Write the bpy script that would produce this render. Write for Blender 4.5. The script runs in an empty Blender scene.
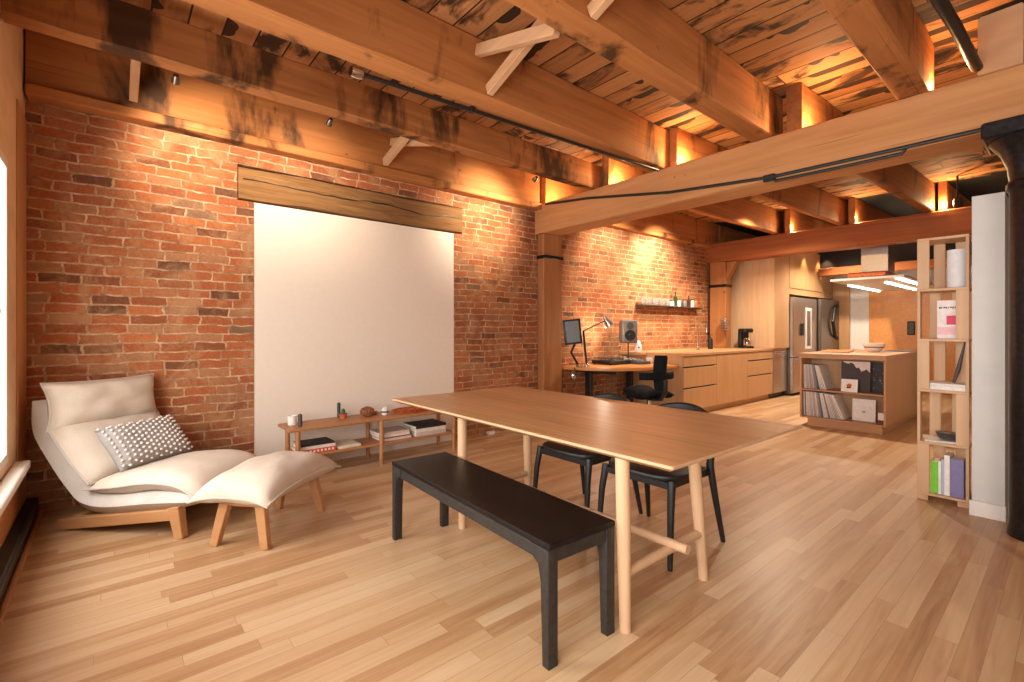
# converted loft with brick wall, timber ceiling, dining table and kitchen
WORLD = 1.0; E_WIN = 105.0; E_SPOT = 4.5; E_UP = 17.0; E_FILL = 42.0; EXPO = 0.16
import bpy, bmesh, math, random
from mathutils import Vector, Matrix, noise as mnoise
random.seed(7)
S = bpy.context.scene
COL = S.collection
PI = math.pi
R = math.radians

# ------------------------------------------------------------------ materials
def lin(c):
    return tuple((v/255/12.92 if v/255 <= .04045 else ((v/255+.055)/1.055)**2.4) for v in c) + (1.0,)

class NT:
    def __init__(s, name):
        s.m = bpy.data.materials.new(name); s.m.use_nodes = True
        s.t = s.m.node_tree; s.t.nodes.clear()
        s.out = s.n('ShaderNodeOutputMaterial')
    def n(s, typ, **kw):
        nd = s.t.nodes.new(typ)
        for k, v in kw.items():
            setattr(nd, k, v)
        return nd
    def l(s, a, b): s.t.links.new(a, b)
    def setin(s, sock, v):
        if hasattr(v, 'is_output'): s.l(v, sock)
        else: sock.default_value = v
    def math(s, op, a, b=0.0, clamp=False):
        nd = s.n('ShaderNodeMath', operation=op, use_clamp=clamp)
        s.setin(nd.inputs[0], a); s.setin(nd.inputs[1], b)
        return nd.outputs[0]
    def mix(s, f, a, b, blend='MIX'):
        nd = s.n('ShaderNodeMix', data_type='RGBA', blend_type=blend)
        s.setin(nd.inputs[0], f); s.setin(nd.inputs[6], a); s.setin(nd.inputs[7], b)
        return nd.outputs[2]
    def ramp(s, f, stops, interp='LINEAR'):
        nd = s.n('ShaderNodeValToRGB'); cr = nd.color_ramp; cr.interpolation = interp
        while len(cr.elements) < len(stops): cr.elements.new(.5)
        for e, (p, c) in zip(cr.elements, stops): e.position = p; e.color = c
        s.setin(nd.inputs[0], f)
        return nd.outputs[0]
    def coords(s, rnd=True):
        tc = s.n('ShaderNodeTexCoord'); o = tc.outputs['Object']
        if not rnd: return o
        oi = s.n('ShaderNodeObjectInfo')
        v = s.n('ShaderNodeVectorMath', operation='ADD')
        s.l(o, v.inputs[0])
        c = s.n('ShaderNodeCombineXYZ')
        for k, f in enumerate((37.0, 91.0, 53.0)):
            s.l(s.math('MULTIPLY', oi.outputs['Random'], f), c.inputs[k])
        s.l(c.outputs[0], v.inputs[1])
        return v.outputs[0]
    def scale(s, vec, sc):
        mp = s.n('ShaderNodeMapping'); s.l(vec, mp.inputs[0]); mp.inputs['Scale'].default_value = sc
        return mp.outputs[0]
    def noise(s, vec, scale=5, detail=4, rough=.55, dist=0):
        nd = s.n('ShaderNodeTexNoise'); s.l(vec, nd.inputs['Vector'])
        nd.inputs['Scale'].default_value = scale; nd.inputs['Detail'].default_value = detail
        nd.inputs['Roughness'].default_value = rough; nd.inputs['Distortion'].default_value = dist
        return nd.outputs['Fac']
    def bsdf(s, color, rough=.5, metal=0, spec=.5, bump=None, bstr=.2, bdist=.01, **kw):
        b = s.n('ShaderNodeBsdfPrincipled')
        s.setin(b.inputs['Base Color'], color); s.setin(b.inputs['Roughness'], rough)
        b.inputs['Metallic'].default_value = metal; b.inputs['Specular IOR Level'].default_value = spec
        for k, v in kw.items(): s.setin(b.inputs[k], v)
        if bump is not None:
            bp = s.n('ShaderNodeBump'); bp.inputs['Strength'].default_value = bstr; bp.inputs['Distance'].default_value = bdist
            s.l(bump, bp.inputs['Height']); s.l(bp.outputs[0], b.inputs['Normal'])
        s.l(b.outputs[0], s.out.inputs[0])
        return s.m

def wood(name, light, dark, axis=0, freq=14, rough=.45, stain=None, stain_amt=.62, contrast=1.0, spec=.4):
    """grain runs along the given local axis; stain = burn or water marks in the timber"""
    t = NT(name); c = t.coords()
    sc = [freq, freq, freq]; sc[axis] = freq*.06
    g = t.noise(t.scale(c, sc), 1.0, 5, .6, .6)
    sc2 = [3, 3, 3]; sc2[axis] = .35
    b = t.noise(t.scale(c, sc2), 1.0, 3, .5, .3)
    f = t.math('ADD', t.math('MULTIPLY', g, .6), t.math('MULTIPLY', b, .4))
    lo, hi = .5-.22/contrast, .5+.22/contrast
    colr = t.ramp(f, [(max(lo, 0), lin(dark)), (min(hi, 1), lin(light))])
    if stain is not None:
        sc3 = [2.2, 2.2, .75]; sc3[axis] = 2.4 if axis != 2 else .8
        sn = t.noise(t.scale(c, sc3), 1.0, 5, .6, .35)
        sf = t.ramp(sn, [(stain_amt, (0, 0, 0, 1)), (stain_amt+.10, (1, 1, 1, 1))])
        colr = t.mix(t.math('MULTIPLY', sf, .85), colr, lin(stain))
        sc4 = [9, 9, 9]; kn = t.noise(t.scale(c, sc4), 1.0, 2, .5, .2)
        kf = t.ramp(kn, [(.72, (0, 0, 0, 1)), (.77, (1, 1, 1, 1))])
        colr = t.mix(t.math('MULTIPLY', kf, .6), colr, lin((70, 38, 18)))
        sc5 = [55, 55, 55]; sc5[axis] = .5
        cr = t.noise(t.scale(c, sc5), 1.0, 2, .5)
        cf = t.ramp(cr, [(.70, (0, 0, 0, 1)), (.74, (1, 1, 1, 1))])
        colr = t.mix(t.math('MULTIPLY', cf, .45), colr, lin((70, 36, 16)))
    return t.bsdf(colr, rough, bump=g, bstr=.15, bdist=.004, spec=spec)

def plain(name, c, rough=.5, metal=0, spec=.5, var=.06, scale=30, bstr=.05, **kw):
    t = NT(name); co = t.coords(); n = t.noise(co, scale, 3)
    lo = tuple(max(0, int(v*(1-var))) for v in c); hi = tuple(min(255, int(v*(1+var))) for v in c)
    return t.bsdf(t.ramp(n, [(.3, lin(lo)), (.7, lin(hi))]), rough, metal, spec, bump=n, bstr=bstr, bdist=.002, **kw)

def fabric(name, c, c2, scale=260):
    t = NT(name); co = t.coords()
    w = t.noise(co, scale, 2, .7); big = t.noise(co, 7, 3)
    f = t.math('ADD', t.math('MULTIPLY', w, .6), t.math('MULTIPLY', big, .4))
    return t.bsdf(t.ramp(f, [(.35, lin(c2)), (.65, lin(c))]), .9, spec=.15,
                  bump=t.math('ADD', w, t.math('MULTIPLY', big, 2.0)), bstr=.25, bdist=.004)

def glow(name, c, strength):
    t = NT(name); e = t.n('ShaderNodeEmission'); e.inputs[0].default_value = c; e.inputs[1].default_value = strength
    t.l(e.outputs[0], t.out.inputs[0]); return t.m

def glassm(name, tint=(1, 1, 1, 1), rough=0.02):
    t = NT(name); g = t.n('ShaderNodeBsdfGlass'); g.inputs[0].default_value = tint; g.inputs['Roughness'].default_value = rough
    g.inputs['IOR'].default_value = 1.45
    t.l(g.outputs[0], t.out.inputs[0]); return t.m

def brick_mat(name, axis_u=1, course=.0705, length=.218, tint=1.0):
    t = NT(name); c = t.coords(False)
    sx = t.n('ShaderNodeSeparateXYZ'); t.l(c, sx.inputs[0])
    u, v = sx.outputs[axis_u], sx.outputs[2]
    wob = t.noise(c, 2.2, 3, .6); wob2 = t.noise(c, 14, 3, .6)
    u2 = t.math('ADD', u, t.math('MULTIPLY', t.math('SUBTRACT', wob2, .5), .045))
    v2 = t.math('ADD', v, t.math('ADD', t.math('MULTIPLY', t.math('SUBTRACT', wob, .5), .05),
                                 t.math('MULTIPLY', t.math('SUBTRACT', wob2, .5), .020)))
    row = t.math('FLOOR', t.math('DIVIDE', v2, course))
    wn = t.n('ShaderNodeTexWhiteNoise', noise_dimensions='1D'); t.l(row, wn.inputs['W'])
    u3 = t.math('ADD', u2, t.math('MULTIPLY', wn.outputs['Value'], .16))
    cv = t.n('ShaderNodeCombineXYZ'); t.l(u3, cv.inputs[0]); t.l(v2, cv.inputs[1])
    br = t.n('ShaderNodeTexBrick'); t.l(cv.outputs[0], br.inputs['Vector'])
    br.inputs['Color1'].default_value = (0, 0, 0, 1); br.inputs['Color2'].default_value = (1, 1, 1, 1)
    br.inputs['Mortar'].default_value = (.5, .5, .5, 1)
    br.inputs['Scale'].default_value = 1; br.inputs['Mortar Size'].default_value = .0075
    br.inputs['Mortar Smooth'].default_value = .25; br.inputs['Bias'].default_value = 0
    br.inputs['Brick Width'].default_value = length; br.inputs['Row Height'].default_value = course
    br.offset = .5; br.squash = 1
    k = br.outputs['Color']; m = br.outputs['Fac']
    colr = t.ramp(k, [(0, lin((104, 70, 52))), (.10, lin((138, 82, 54))), (.3, lin((178, 100, 58))), (.5, lin((164, 92, 56))), (.7, lin((184, 110, 66))),
                      (.86, lin((166, 114, 80))), (.96, lin((182, 126, 86))), (1.0, lin((98, 82, 72)))])
    grit = t.noise(c, 55, 4, .65)
    colr = t.mix(.55, colr, t.ramp(grit, [(.3, (.55, .5, .48, 1)), (.7, (1.25, 1.22, 1.2, 1))]), 'MULTIPLY')
    big = t.noise(c, 1.1, 4, .6)
    colr = t.mix(t.ramp(big, [(.42, (0, 0, 0, 1)), (.72, (.55, .55, .55, 1))]), colr, lin((120, 76, 56)))
    lime = t.noise(c, 3.4, 7, .72, .8)
    lf = t.ramp(lime, [(.47, (0, 0, 0, 1)), (.64, (.65, .65, .65, 1))])
    colr = t.mix(lf, colr, lin((184, 140, 98)))
    soot = t.noise(c, 6.0, 4, .6)
    colr = t.mix(t.ramp(soot, [(.70, (0, 0, 0, 1)), (.77, (.8, .8, .8, 1))]), colr, lin((70, 55, 46)))
    mort = t.ramp(t.noise(c, 9, 5, .7), [(.35, lin((142, 102, 72))), (.5, lin((184, 144, 108))), (.7, lin((216, 182, 146)))])
    colr = t.mix(m, colr, mort)
    h = t.math('ADD', t.math('MULTIPLY', t.math('SUBTRACT', 1.0, m), 1.0), t.math('MULTIPLY', grit, .35))
    return t.bsdf(colr, .85, spec=.2, bump=h, bstr=.75, bdist=.012)

def plank_mat(name, run, width, length, stops, gap_col, rough, gap=.0015, stain=False, spec=.4, grain_amt=.5):
    """boards laid along local axis `run`; stacked across the other horizontal axis"""
    t = NT(name); c = t.coords(False)
    sx = t.n('ShaderNodeSeparateXYZ'); t.l(c, sx.inputs[0])
    u, v = sx.outputs[run], sx.outputs[1-run]
    row = t.math('FLOOR', t.math('DIVIDE', v, width))
    wn = t.n('ShaderNodeTexWhiteNoise', noise_dimensions='1D'); t.l(row, wn.inputs['W'])
    u2 = t.math('ADD', u, t.math('MULTIPLY', wn.outputs['Value'], length*3.3))
    cv = t.n('ShaderNodeCombineXYZ'); t.l(u2, cv.inputs[0]); t.l(v, cv.inputs[1])
    br = t.n('ShaderNodeTexBrick'); t.l(cv.outputs[0], br.inputs['Vector'])
    br.inputs['Color1'].default_value = (0, 0, 0, 1); br.inputs['Color2'].default_value = (1, 1, 1, 1)
    br.inputs['Mortar'].default_value = (.5, .5, .5, 1)
    br.inputs['Scale'].default_value = 1; br.inputs['Mortar Size'].default_value = gap
    br.inputs['Mortar Smooth'].default_value = .1; br.inputs['Bias'].default_value = 0
    br.inputs['Brick Width'].default_value = length; br.inputs['Row Height'].default_value = width
    br.offset = .41
    k, m = br.outputs['Color'], br.outputs['Fac']
    gv = t.n('ShaderNodeCombineXYZ')
    t.l(t.math('ADD', t.math('MULTIPLY', u, 1.6), t.math('MULTIPLY', k, 30.0)), gv.inputs[0]); t.l(t.math('MULTIPLY', v, 30.0), gv.inputs[1])
    t.l(t.math('MULTIPLY', k, 17.0), gv.inputs[2])
    g = t.noise(gv.outputs[0], 1.0, 5, .6, 1.1)
    f = t.math('ADD', t.math('MULTIPLY', k, 1-grain_amt), t.math('MULTIPLY', g, grain_amt))
    colr = t.ramp(f, [(p, lin(cc)) for p, cc in stops])
    if stain:
        sv = t.n('ShaderNodeCombineXYZ')
        t.l(t.math('MULTIPLY', u, 1.5), sv.inputs[0]); t.l(t.math('MULTIPLY', v, 2.8), sv.inputs[1]); t.l(t.math('MULTIPLY', k, 3.0), sv.inputs[2])
        sn = t.noise(sv.outputs[0], 1.0, 6, .62, .8)
        colr = t.mix(t.ramp(sn, [(.515, (0, 0, 0, 1)), (.60, (.92, .92, .92, 1))]), colr, lin((34, 22, 16)))
        # tar marks that follow the board seams
        ev = t.n('ShaderNodeCombineXYZ'); t.l(t.math('MULTIPLY', u, 1.5), ev.inputs[0]); t.l(t.math('MULTIPLY', row, 3.7), ev.inputs[1])
        en = t.noise(ev.outputs[0], 1.0, 3, .6)
        fr = t.math('FRACT', t.math('DIVIDE', v, width))
        near = t.math('GREATER_THAN', t.math('MULTIPLY', t.math('SUBTRACT', 1.0, t.math('DIVIDE', fr, .5)), t.ramp(en, [(.52, (0, 0, 0, 1)), (.60, (1, 1, 1, 1))])), .25)
        colr = t.mix(t.math('MULTIPLY', near, .92), colr, lin((28, 18, 12)))
    colr = t.mix(m, colr, lin(gap_col))
    h = t.math('ADD', t.math('MULTIPLY', t.math('SUBTRACT', 1.0, m), 1.0), t.math('MULTIPLY', g, .12))
    return t.bsdf(colr, rough, bump=h, bstr=.25, bdist=.004, spec=spec)

M = {}
M['brick'] = brick_mat('brick')
M['floor'] = plank_mat('maple_floor', 1, .075, .95, [(.10, (138, 96, 62)), (.30, (174, 132, 92)), (.46, (190, 152, 112)), (.62, (200, 166, 128)), (.88, (212, 184, 148))], (156, 116, 80), .37, gap=.0009, spec=.5, grain_amt=.58)
M['deck'] = plank_mat('ceiling_deck', 0, .19, 3.1, [(.15, (124, 80, 46)), (.4, (164, 110, 66)), (.6, (184, 128, 80)), (.85, (200, 148, 100))], (34, 22, 14), .7, gap=.006, stain=True, spec=.2)
M['joist'] = wood('joist_timber', (196, 130, 76), (148, 90, 46), 1, 16, .65, (34, 24, 18), .56, spec=.2)
M['joist_dark'] = wood('old_dark_timber', (160, 102, 58), (106, 62, 32), 1, 16, .65, (30, 22, 16), .55, spec=.2)
M['joist_burnt'] = wood('burnt_joist_timber', (188, 122, 70), (130, 78, 40), 1, 16, .65, (28, 20, 15), .50, spec=.2)
M['girder'] = wood('girder_timber', (206, 152, 102), (172, 116, 70), 0, 14, .6, (92, 60, 38), .68, spec=.2)
M['girder_red'] = wood('red_girder_timber', (172, 104, 60), (126, 70, 38), 0, 14, .6, (84, 48, 30), .66, spec=.2)
M['post'] = wood('post_timber', (186, 128, 80), (146, 92, 54), 2, 14, .6, (110, 62, 32), .70, spec=.2)
M['lintel'] = wood('lintel_timber', (158, 116, 74), (98, 68, 42), 1, 34, .8, (66, 42, 24), .66, contrast=1.3, spec=.1)
M['brace'] = wood('pale_brace_timber', (214, 172, 132), (182, 134, 94), 0, 14, .65, spec=.2)
M['table'] = wood('table_oak', (214, 170, 124), (174, 128, 84), 0, 30, .36, contrast=1.4)
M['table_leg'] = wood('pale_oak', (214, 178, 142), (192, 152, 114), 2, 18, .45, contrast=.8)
M['lounge_oak'] = wood('lounge_oak', (202, 152, 106), (172, 122, 78), 0, 18, .45)
M['console'] = wood('console_wood', (190, 134, 86), (158, 104, 64), 1, 18, .45)
M['veneer'] = wood('kitchen_veneer', (204, 160, 116), (182, 136, 92), 2, 24, .42, contrast=.9)
M['veneer_top'] = wood('counter_wood', (206, 160, 116), (178, 130, 88), 1, 22, .38)
M['veneer_x'] = wood('island_wood', (202, 156, 112), (176, 128, 88), 0, 22, .42)
M['ply'] = wood('tower_ply', (216, 180, 142), (192, 152, 112), 2, 20, .5, contrast=.9)
M['grooved'] = None
M['desk'] = wood('desk_wood', (224, 158, 94), (196, 126, 68), 1, 20, .32)
M['bench'] = wood('black_bench_top', (24, 22, 21), (6, 6, 6), 0, 30, .42, contrast=1.3, spec=.3)
M['bench_leg'] = plain('black_bench_frame', (40, 37, 34), .5, var=.25, scale=50)
M['black'] = plain('black_lacquer', (26, 25, 25), .45, var=.2)
M['black_iron'] = plain('black_iron', (30, 29, 30), .34, .4, var=.4, scale=42, bstr=.5)
M['black_fabric'] = fabric('black_fabric', (30, 32, 36), (16, 17, 20))
M['linen'] = fabric('linen', (216, 204, 190), (196, 180, 162))
M['linen_grey'] = fabric('grey_linen', (208, 200, 192), (188, 178, 168))
M['pom'] = fabric('grey_knit', (172, 166, 162), (134, 128, 124), 160)
M['pompom'] = fabric('white_wool', (236, 228, 220), (216, 206, 198), 300)
M['white'] = plain('white_paint', (230, 224, 216), .5, var=.02, scale=6, bstr=.03)
M['plaster'] = plain('white_painted_infill', (232, 218, 202), .8, var=.008, scale=22, bstr=.08)
M['tan'] = plain('tan_plaster', (224, 192, 156), .8, var=.05, scale=5, bstr=.1)
M['trimwood'] = wood('trim_wood', (206, 158, 110), (178, 128, 82), 2, 18, .4)
M['panelwood'] = plank_mat('window_panelling', 0, .09, 3.0, [(.2, (168, 106, 58)), (.8, (200, 134, 78))], (90, 50, 24), .45)
M['steel'] = plain('brushed_steel', (186, 178, 170), .28, .9, var=.06, scale=90)
M['dark_steel'] = plain('dark_steel', (120, 106, 94), .3, .8, var=.1, scale=60)
M['chrome'] = plain('chrome', (210, 208, 204), .12, 1.0, var=.02)
M['grey'] = plain('grey_enamel', (112, 106, 102), .45, .2)
M['darkgrey'] = plain('dark_grey', (70, 66, 64), .5)
M['screen'] = plain('grey_glass_screen', (120, 128, 132), .12, 0, .8, var=.03)
M['ceramic'] = plain('white_ceramic', (236, 230, 222), .25, var=.02)
M['offwhite'] = plain('off_white_wall', (208, 205, 200), .6, var=.015, scale=6, bstr=.03)
M['porcelain'] = plain('frosted_lampshade', (224, 226, 228), .6, var=.02)
M['terracotta'] = plain('terracotta', (178, 92, 62), .6, var=.1)
M['cactus'] = plain('cactus_green', (62, 92, 54), .7, var=.25, scale=80)
M['green_wax'] = plain('dark_green_wax', (44, 66, 54), .4)
M['grey_wax'] = plain('dark_grey_wax', (74, 68, 64), .5)
M['wicker'] = wood('woven_wicker', (176, 116, 72), (92, 54, 32), 0, 90, .8, contrast=1.6)
M['copper'] = plain('copper_tray', (190, 104, 58), .35, .4, var=.15)
M['paper'] = plain('paper_pages', (232, 224, 210), .8, var=.03, scale=120)
M['glass'] = glassm('clear_glass', (.97, .98, .98, 1))
M['frosted'] = plain('tumbler_glass', (236, 234, 228), .18, var=.02, **{'Transmission Weight': .85})
M['green_glass'] = plain('green_bottle_glass', (44, 66, 30), .12, 0, .8)
M['brown_glass'] = plain('brown_bottle_glass', (80, 44, 20), .12, 0, .8)
M['led'] = glow('led_strip', (1, .93, .8, 1), 14)
M['lampglow'] = glow('warm_bulb', (1, .72, .38, 1), 25)
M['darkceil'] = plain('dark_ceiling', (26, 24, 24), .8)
t = NT('window_glass'); g = t.n('ShaderNodeBsdfGlossy'); g.inputs['Roughness'].default_value = .02; tr = t.n('ShaderNodeBsdfTransparent'); mx = t.n('ShaderNodeMixShader'); mx.inputs[0].default_value = .06
t.l(tr.outputs[0], mx.inputs[1]); t.l(g.outputs[0], mx.inputs[2]); t.l(mx.outputs[0], t.out.inputs[0]); M['pane'] = t.m
M['rubber'] = plain('black_rubber', (20, 20, 20), .8)

_pl = {}
def colmat(c, rough=.6):
    k = (c, rough)
    if k not in _pl: _pl[k] = plain('cover_%d_%d_%d' % c, c, rough, var=.04)
    return _pl[k]

# ------------------------------------------------------------------ mesh builder
class MB:
    def __init__(s): s.bm = bmesh.new()
    def _merge(s, bm, mat=None):
        if mat is not None: bmesh.ops.transform(bm, matrix=mat, verts=bm.verts)
        me = bpy.data.meshes.new('tmp'); bm.to_mesh(me); bm.free(); s.bm.from_mesh(me); bpy.data.meshes.remove(me)
        return s
    def box(s, x0, x1, y0, y1, z0, z1, bev=.003, mat=None, seg=1):
        bm = bmesh.new(); bmesh.ops.create_cube(bm, size=1)
        for v in bm.verts: v.co = Vector(((x0+x1)/2+v.co.x*(x1-x0), (y0+y1)/2+v.co.y*(y1-y0), (z0+z1)/2+v.co.z*(z1-z0)))
        if bev: 
            bev = min(bev, .45*min(abs(x1-x0), abs(y1-y0), abs(z1-z0)))
            bmesh.ops.bevel(bm, geom=list(bm.edges), offset=bev, segments=seg, profile=.5, affect='EDGES')
        return s._merge(bm, mat)
    def bar(s, p0, p1, w, h, up=(0, 0, 1), bev=.004, taper=1.0):
        """rectangular bar from p0 to p1; w across, h along `up`"""
        p0, p1 = Vector(p0), Vector(p1); d = (p1-p0); L = d.length; d.normalize()
        side = d.cross(Vector(up)); 
        if side.length < 1e-4: side = Vector((1, 0, 0))
        side.normalize(); u = side.cross(d).normalized()
        bm = bmesh.new(); bmesh.ops.create_cube(bm, size=1)
        for v in bm.verts:
            k = taper if v.co.x > 0 else 1
            v.co = Vector(((v.co.x+.5)*L, v.co.y*w*k, v.co.z*h*k))
        if bev: bmesh.ops.bevel(bm, geom=list(bm.edges), offset=min(bev, .4*min(w, h)*min(1, taper)), segments=1, profile=.5, affect='EDGES')
        m = Matrix((d, side, u)).transposed().to_4x4(); m.translation = p0
        return s._merge(bm, m)
    def tube(s, pts, r, n=12, cap=True):
        pts = [Vector(p) for p in pts]; rs = r if isinstance(r, (list, tuple)) else [r]*len(pts)
        bm = bmesh.new(); rings = []; ref = None
        for i, p in enumerate(pts):
            d = (pts[min(i+1, len(pts)-1)]-pts[max(i-1, 0)]).normalized()
            if ref is None:
                ref = Vector((0, 0, 1)) if abs(d.z) < .9 else Vector((1, 0, 0))
            a = (ref-d*ref.dot(d)).normalized(); b = d.cross(a); ref = a
            rings.append([bm.verts.new(p+(a*math.cos(2*PI*k/n)+b*math.sin(2*PI*k/n))*rs[i]) for k in range(n)])
        for A, B in zip(rings, rings[1:]):
            for k in range(n): bm.faces.new((A[k], A[(k+1) % n], B[(k+1) % n], B[k]))
        if cap:
            bm.faces.new(list(reversed(rings[0]))); bm.faces.new(rings[-1])
        return s._merge(bm)
    def lathe(s, prof, c=(0, 0, 0), n=20, mat=None):
        bm = bmesh.new(); rings = []
        for r, z in prof:
            if r < 1e-5: rings.append([bm.verts.new((0, 0, z))])
            else: rings.append([bm.verts.new((r*math.cos(2*PI*k/n), r*math.sin(2*PI*k/n), z)) for k in range(n)])
        for A, B in zip(rings, rings[1:]):
            for k in range(n):
                j = (k+1) % n
                if len(A) == 1 and len(B) == 1: continue
                if len(A) == 1: bm.faces.new((A[0], B[j], B[k]))
                elif len(B) == 1: bm.faces.new((A[k], A[j], B[0]))
                else: bm.faces.new((A[k], A[j], B[j], B[k]))
        m = Matrix.Translation(Vector(c))
        if mat is not None: m = m @ mat
        return s._merge(bm, m)
    def prism(s, poly, z0, z1, mat=None, bev=0):
        bm = bmesh.new()
        lo = [bm.verts.new((x, y, z0)) for x, y in poly]; hi = [bm.verts.new((x, y, z1)) for x, y in poly]
        n = len(poly)
        for k in range(n): bm.faces.new((lo[k], lo[(k+1) % n], hi[(k+1) % n], hi[k]))
        bm.faces.new(list(reversed(lo))); bm.faces.new(hi)
        bmesh.ops.recalc_face_normals(bm, faces=bm.faces)
        if bev:
            es = [e for e in bm.edges if abs(e.verts[0].co.z-e.verts[1].co.z) < 1e-6]
            bmesh.ops.bevel(bm, geom=es, offset=bev, segments=2, profile=.5, affect='EDGES')
        return s._merge(bm, mat)
    def timber(s, p0, p1, w, h, jit=.004, step=.28, seed=0):
        """rough sawn squared log: chamfered section with small irregularities. p0,p1 = axis end points"""
        rnd = random.Random(seed); p0, p1 = Vector(p0), Vector(p1); d = p1-p0; L = d.length; d.normalize()
        side = d.cross(Vector((0, 0, 1)))
        if side.length < 1e-4: side = Vector((1, 0, 0))
        side.normalize(); u = side.cross(d).normalized(); c = .012
        sec = [(-w/2+c, -h/2), (w/2-c, -h/2), (w/2, -h/2+c), (w/2, h/2-c), (w/2-c, h/2), (-w/2+c, h/2), (-w/2, h/2-c), (-w/2, -h/2+c)]
        n = max(2, int(L/step)); bm = bmesh.new(); rings = []
        for i in range(n+1):
            q = p0+d*(L*i/n)
            rings.append([bm.verts.new(q+side*(a+rnd.uniform(-jit, jit))+u*(b+rnd.uniform(-jit, jit))) for a, b in sec])
        for A, B in zip(rings, rings[1:]):
            for k in range(8): bm.faces.new((A[k], A[(k+1) % 8], B[(k+1) % 8], B[k]))
        bm.faces.new(list(reversed(rings[0]))); bm.faces.new(rings[-1])
        bmesh.ops.recalc_face_normals(bm, faces=bm.faces)
        return s._merge(bm)
    def cushion(s, c, ux, uy, w, h, t, nu=18, nv=14, bow=.05, wr=.006, seed=0, power=.5, shape=None, pw=4.5):
        """stuffed cushion: ux,uy = unit vectors of its face, w,h,t = sizes; corners pulled out, edges bowed in"""
        c, ux, uy = Vector(c), Vector(ux).normalized(), Vector(uy).normalized(); un = ux.cross(uy).normalized()
        bm = bmesh.new(); gr = {}
        for sgn in (1, -1):
            for i in range(nu+1):
                for j in range(nv+1):
                    a, b = -1+2*i/nu, -1+2*j/nv
                    edge = i in (0, nu) or j in (0, nv)
                    if sgn == -1 and edge: gr[(-1, i, j)] = gr[(1, i, j)]; continue
                    e = max(0, (1-abs(a)**pw)*(1-abs(b)**pw))
                    th = t/2*e**power
                    x = a*w/2*(1-bow*(1-b*b)*1.0); y = b*h/2*(1-bow*(1-a*a))
                    k = mnoise.noise(Vector((a*2.3+seed*9.1, b*2.3+seed*3.7, sgn*2.0+seed)))*wr*e**.3
                    p = c+ux*x+uy*y+un*(sgn*th+k)
                    if shape: p = shape(p, a, b)
                    gr[(sgn, i, j)] = bm.verts.new(p)
        for sgn in (1, -1):
            for i in range(nu):
                for j in range(nv):
                    f = [gr[(sgn, i, j)], gr[(sgn, i+1, j)], gr[(sgn, i+1, j+1)], gr[(sgn, i, j+1)]]
                    if sgn == -1: f.reverse()
                    bm.faces.new(f)
        s._rim = [gr[(1, i, 0)].co.copy() for i in range(nu)]+[gr[(1, nu, j)].co.copy() for j in range(nv)] + \
                 [gr[(1, nu-i, nv)].co.copy() for i in range(nu)]+[gr[(1, 0, nv-j)].co.copy() for j in range(nv)]
        return s._merge(bm)
    def build(s, name, mat, parent=None, loc=(0, 0, 0), ang=35, **tags):
        """links ONE mesh object; vertices are given in the parent's (or the world's) space, origin moved to loc"""
        me = bpy.data.meshes.new(name); 
        if Vector(loc).length > 0: bmesh.ops.translate(s.bm, vec=-Vector(loc), verts=s.bm.verts)
        s.bm.to_mesh(me); s.bm.free()
        me.polygons.foreach_set('use_smooth', [True]*len(me.polygons)); me.set_sharp_from_angle(angle=R(ang))
        me.materials.append(mat)
        o = bpy.data.objects.new(name, me); COL.objects.link(o); o.location = loc
        if parent is not None: o.parent = parent
        for k, v in tags.items(): o[k] = v
        return o

def thing(name, label, cat, loc, rz=0, group=None):
    o = bpy.data.objects.new(name, None); COL.objects.link(o); o.empty_display_size = .1
    o.location = loc; o.rotation_euler = (0, 0, rz); o['label'] = label; o['category'] = cat; o['kind'] = 'thing'
    if group: o['group'] = group
    return o
def tg(label, cat, group=None):
    d = dict(label=label, category=cat, kind='thing')
    if group: d['group'] = group
    return d
def dup(src, loc, rz=None, label=None, group=None):
    r = src.copy(); COL.objects.link(r); r.location = loc
    if rz is not None: r.rotation_euler = (0, 0, rz)
    if label: r['label'] = label
    if group: r['group'] = group
    for ch in list(src.children):
        c = ch.copy(); COL.objects.link(c); c.parent = r
        for g in list(ch.children):
            d = g.copy(); COL.objects.link(d); d.parent = c
    return r
# ------------------------------------------------------------------ setting
ST = dict(kind='structure')
MB().box(-.1, 8, -.6, 12.4, -.1, 0, 0).build('floor', M['floor'], **ST)
b = MB(); b.box(-.3, 0, -.6, .80, 0, 3.22, 0); b.box(-.3, 0, .80, .924, 0, 2.312, 0); b.box(-.3, 0, 2.935, 3.045, 0, 2.312, 0); b.box(-.3, 0, .80, 3.045, 2.612, 3.22, 0); b.box(-.3, 0, 3.045, 9.0, 0, 3.22, 0)
b.build('wall_back', M['brick'], **ST)
MB().box(-.3, -.004, .924, 2.935, 0, 2.31, 0).build('wall_infill', M['plaster'], **ST)
MB().box(-.3, 0, 9.0, 12.4, 0, 3.22, 0).build('wall_kitchen', M['white'], **ST)
MB().box(-.3, 8.2, 12.2, 12.4, 0, 3.22, 0).build('wall_far', M['white'], **ST)
MB().box(8, 8.2, -.6, 12.2, 0, 3.22, 0).build('wall_right', M['white'], **ST)
MB().box(-.3, 8.2, -.6, 8.62, 3.22, 3.34, 0).build('ceiling', M['deck'], **ST)
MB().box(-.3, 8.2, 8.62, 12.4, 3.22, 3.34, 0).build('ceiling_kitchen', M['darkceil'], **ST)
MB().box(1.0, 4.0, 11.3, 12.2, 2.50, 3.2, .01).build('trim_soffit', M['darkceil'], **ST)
WIN = [(.70, 2.3), (3.15, 4.75), (5.4, 7.0)]; WZ0, WZ1, WY = .50, 2.16, -.44
b = MB(); xs = -.3
for x0, x1 in WIN:
    b.box(xs, x0, -.62, WY, 0, 3.22, 0); b.box(x0, x1, -.62, WY, 0, WZ0, 0); b.box(x0, x1, -.62, WY, WZ1, 3.22, 0); xs = x1
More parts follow.
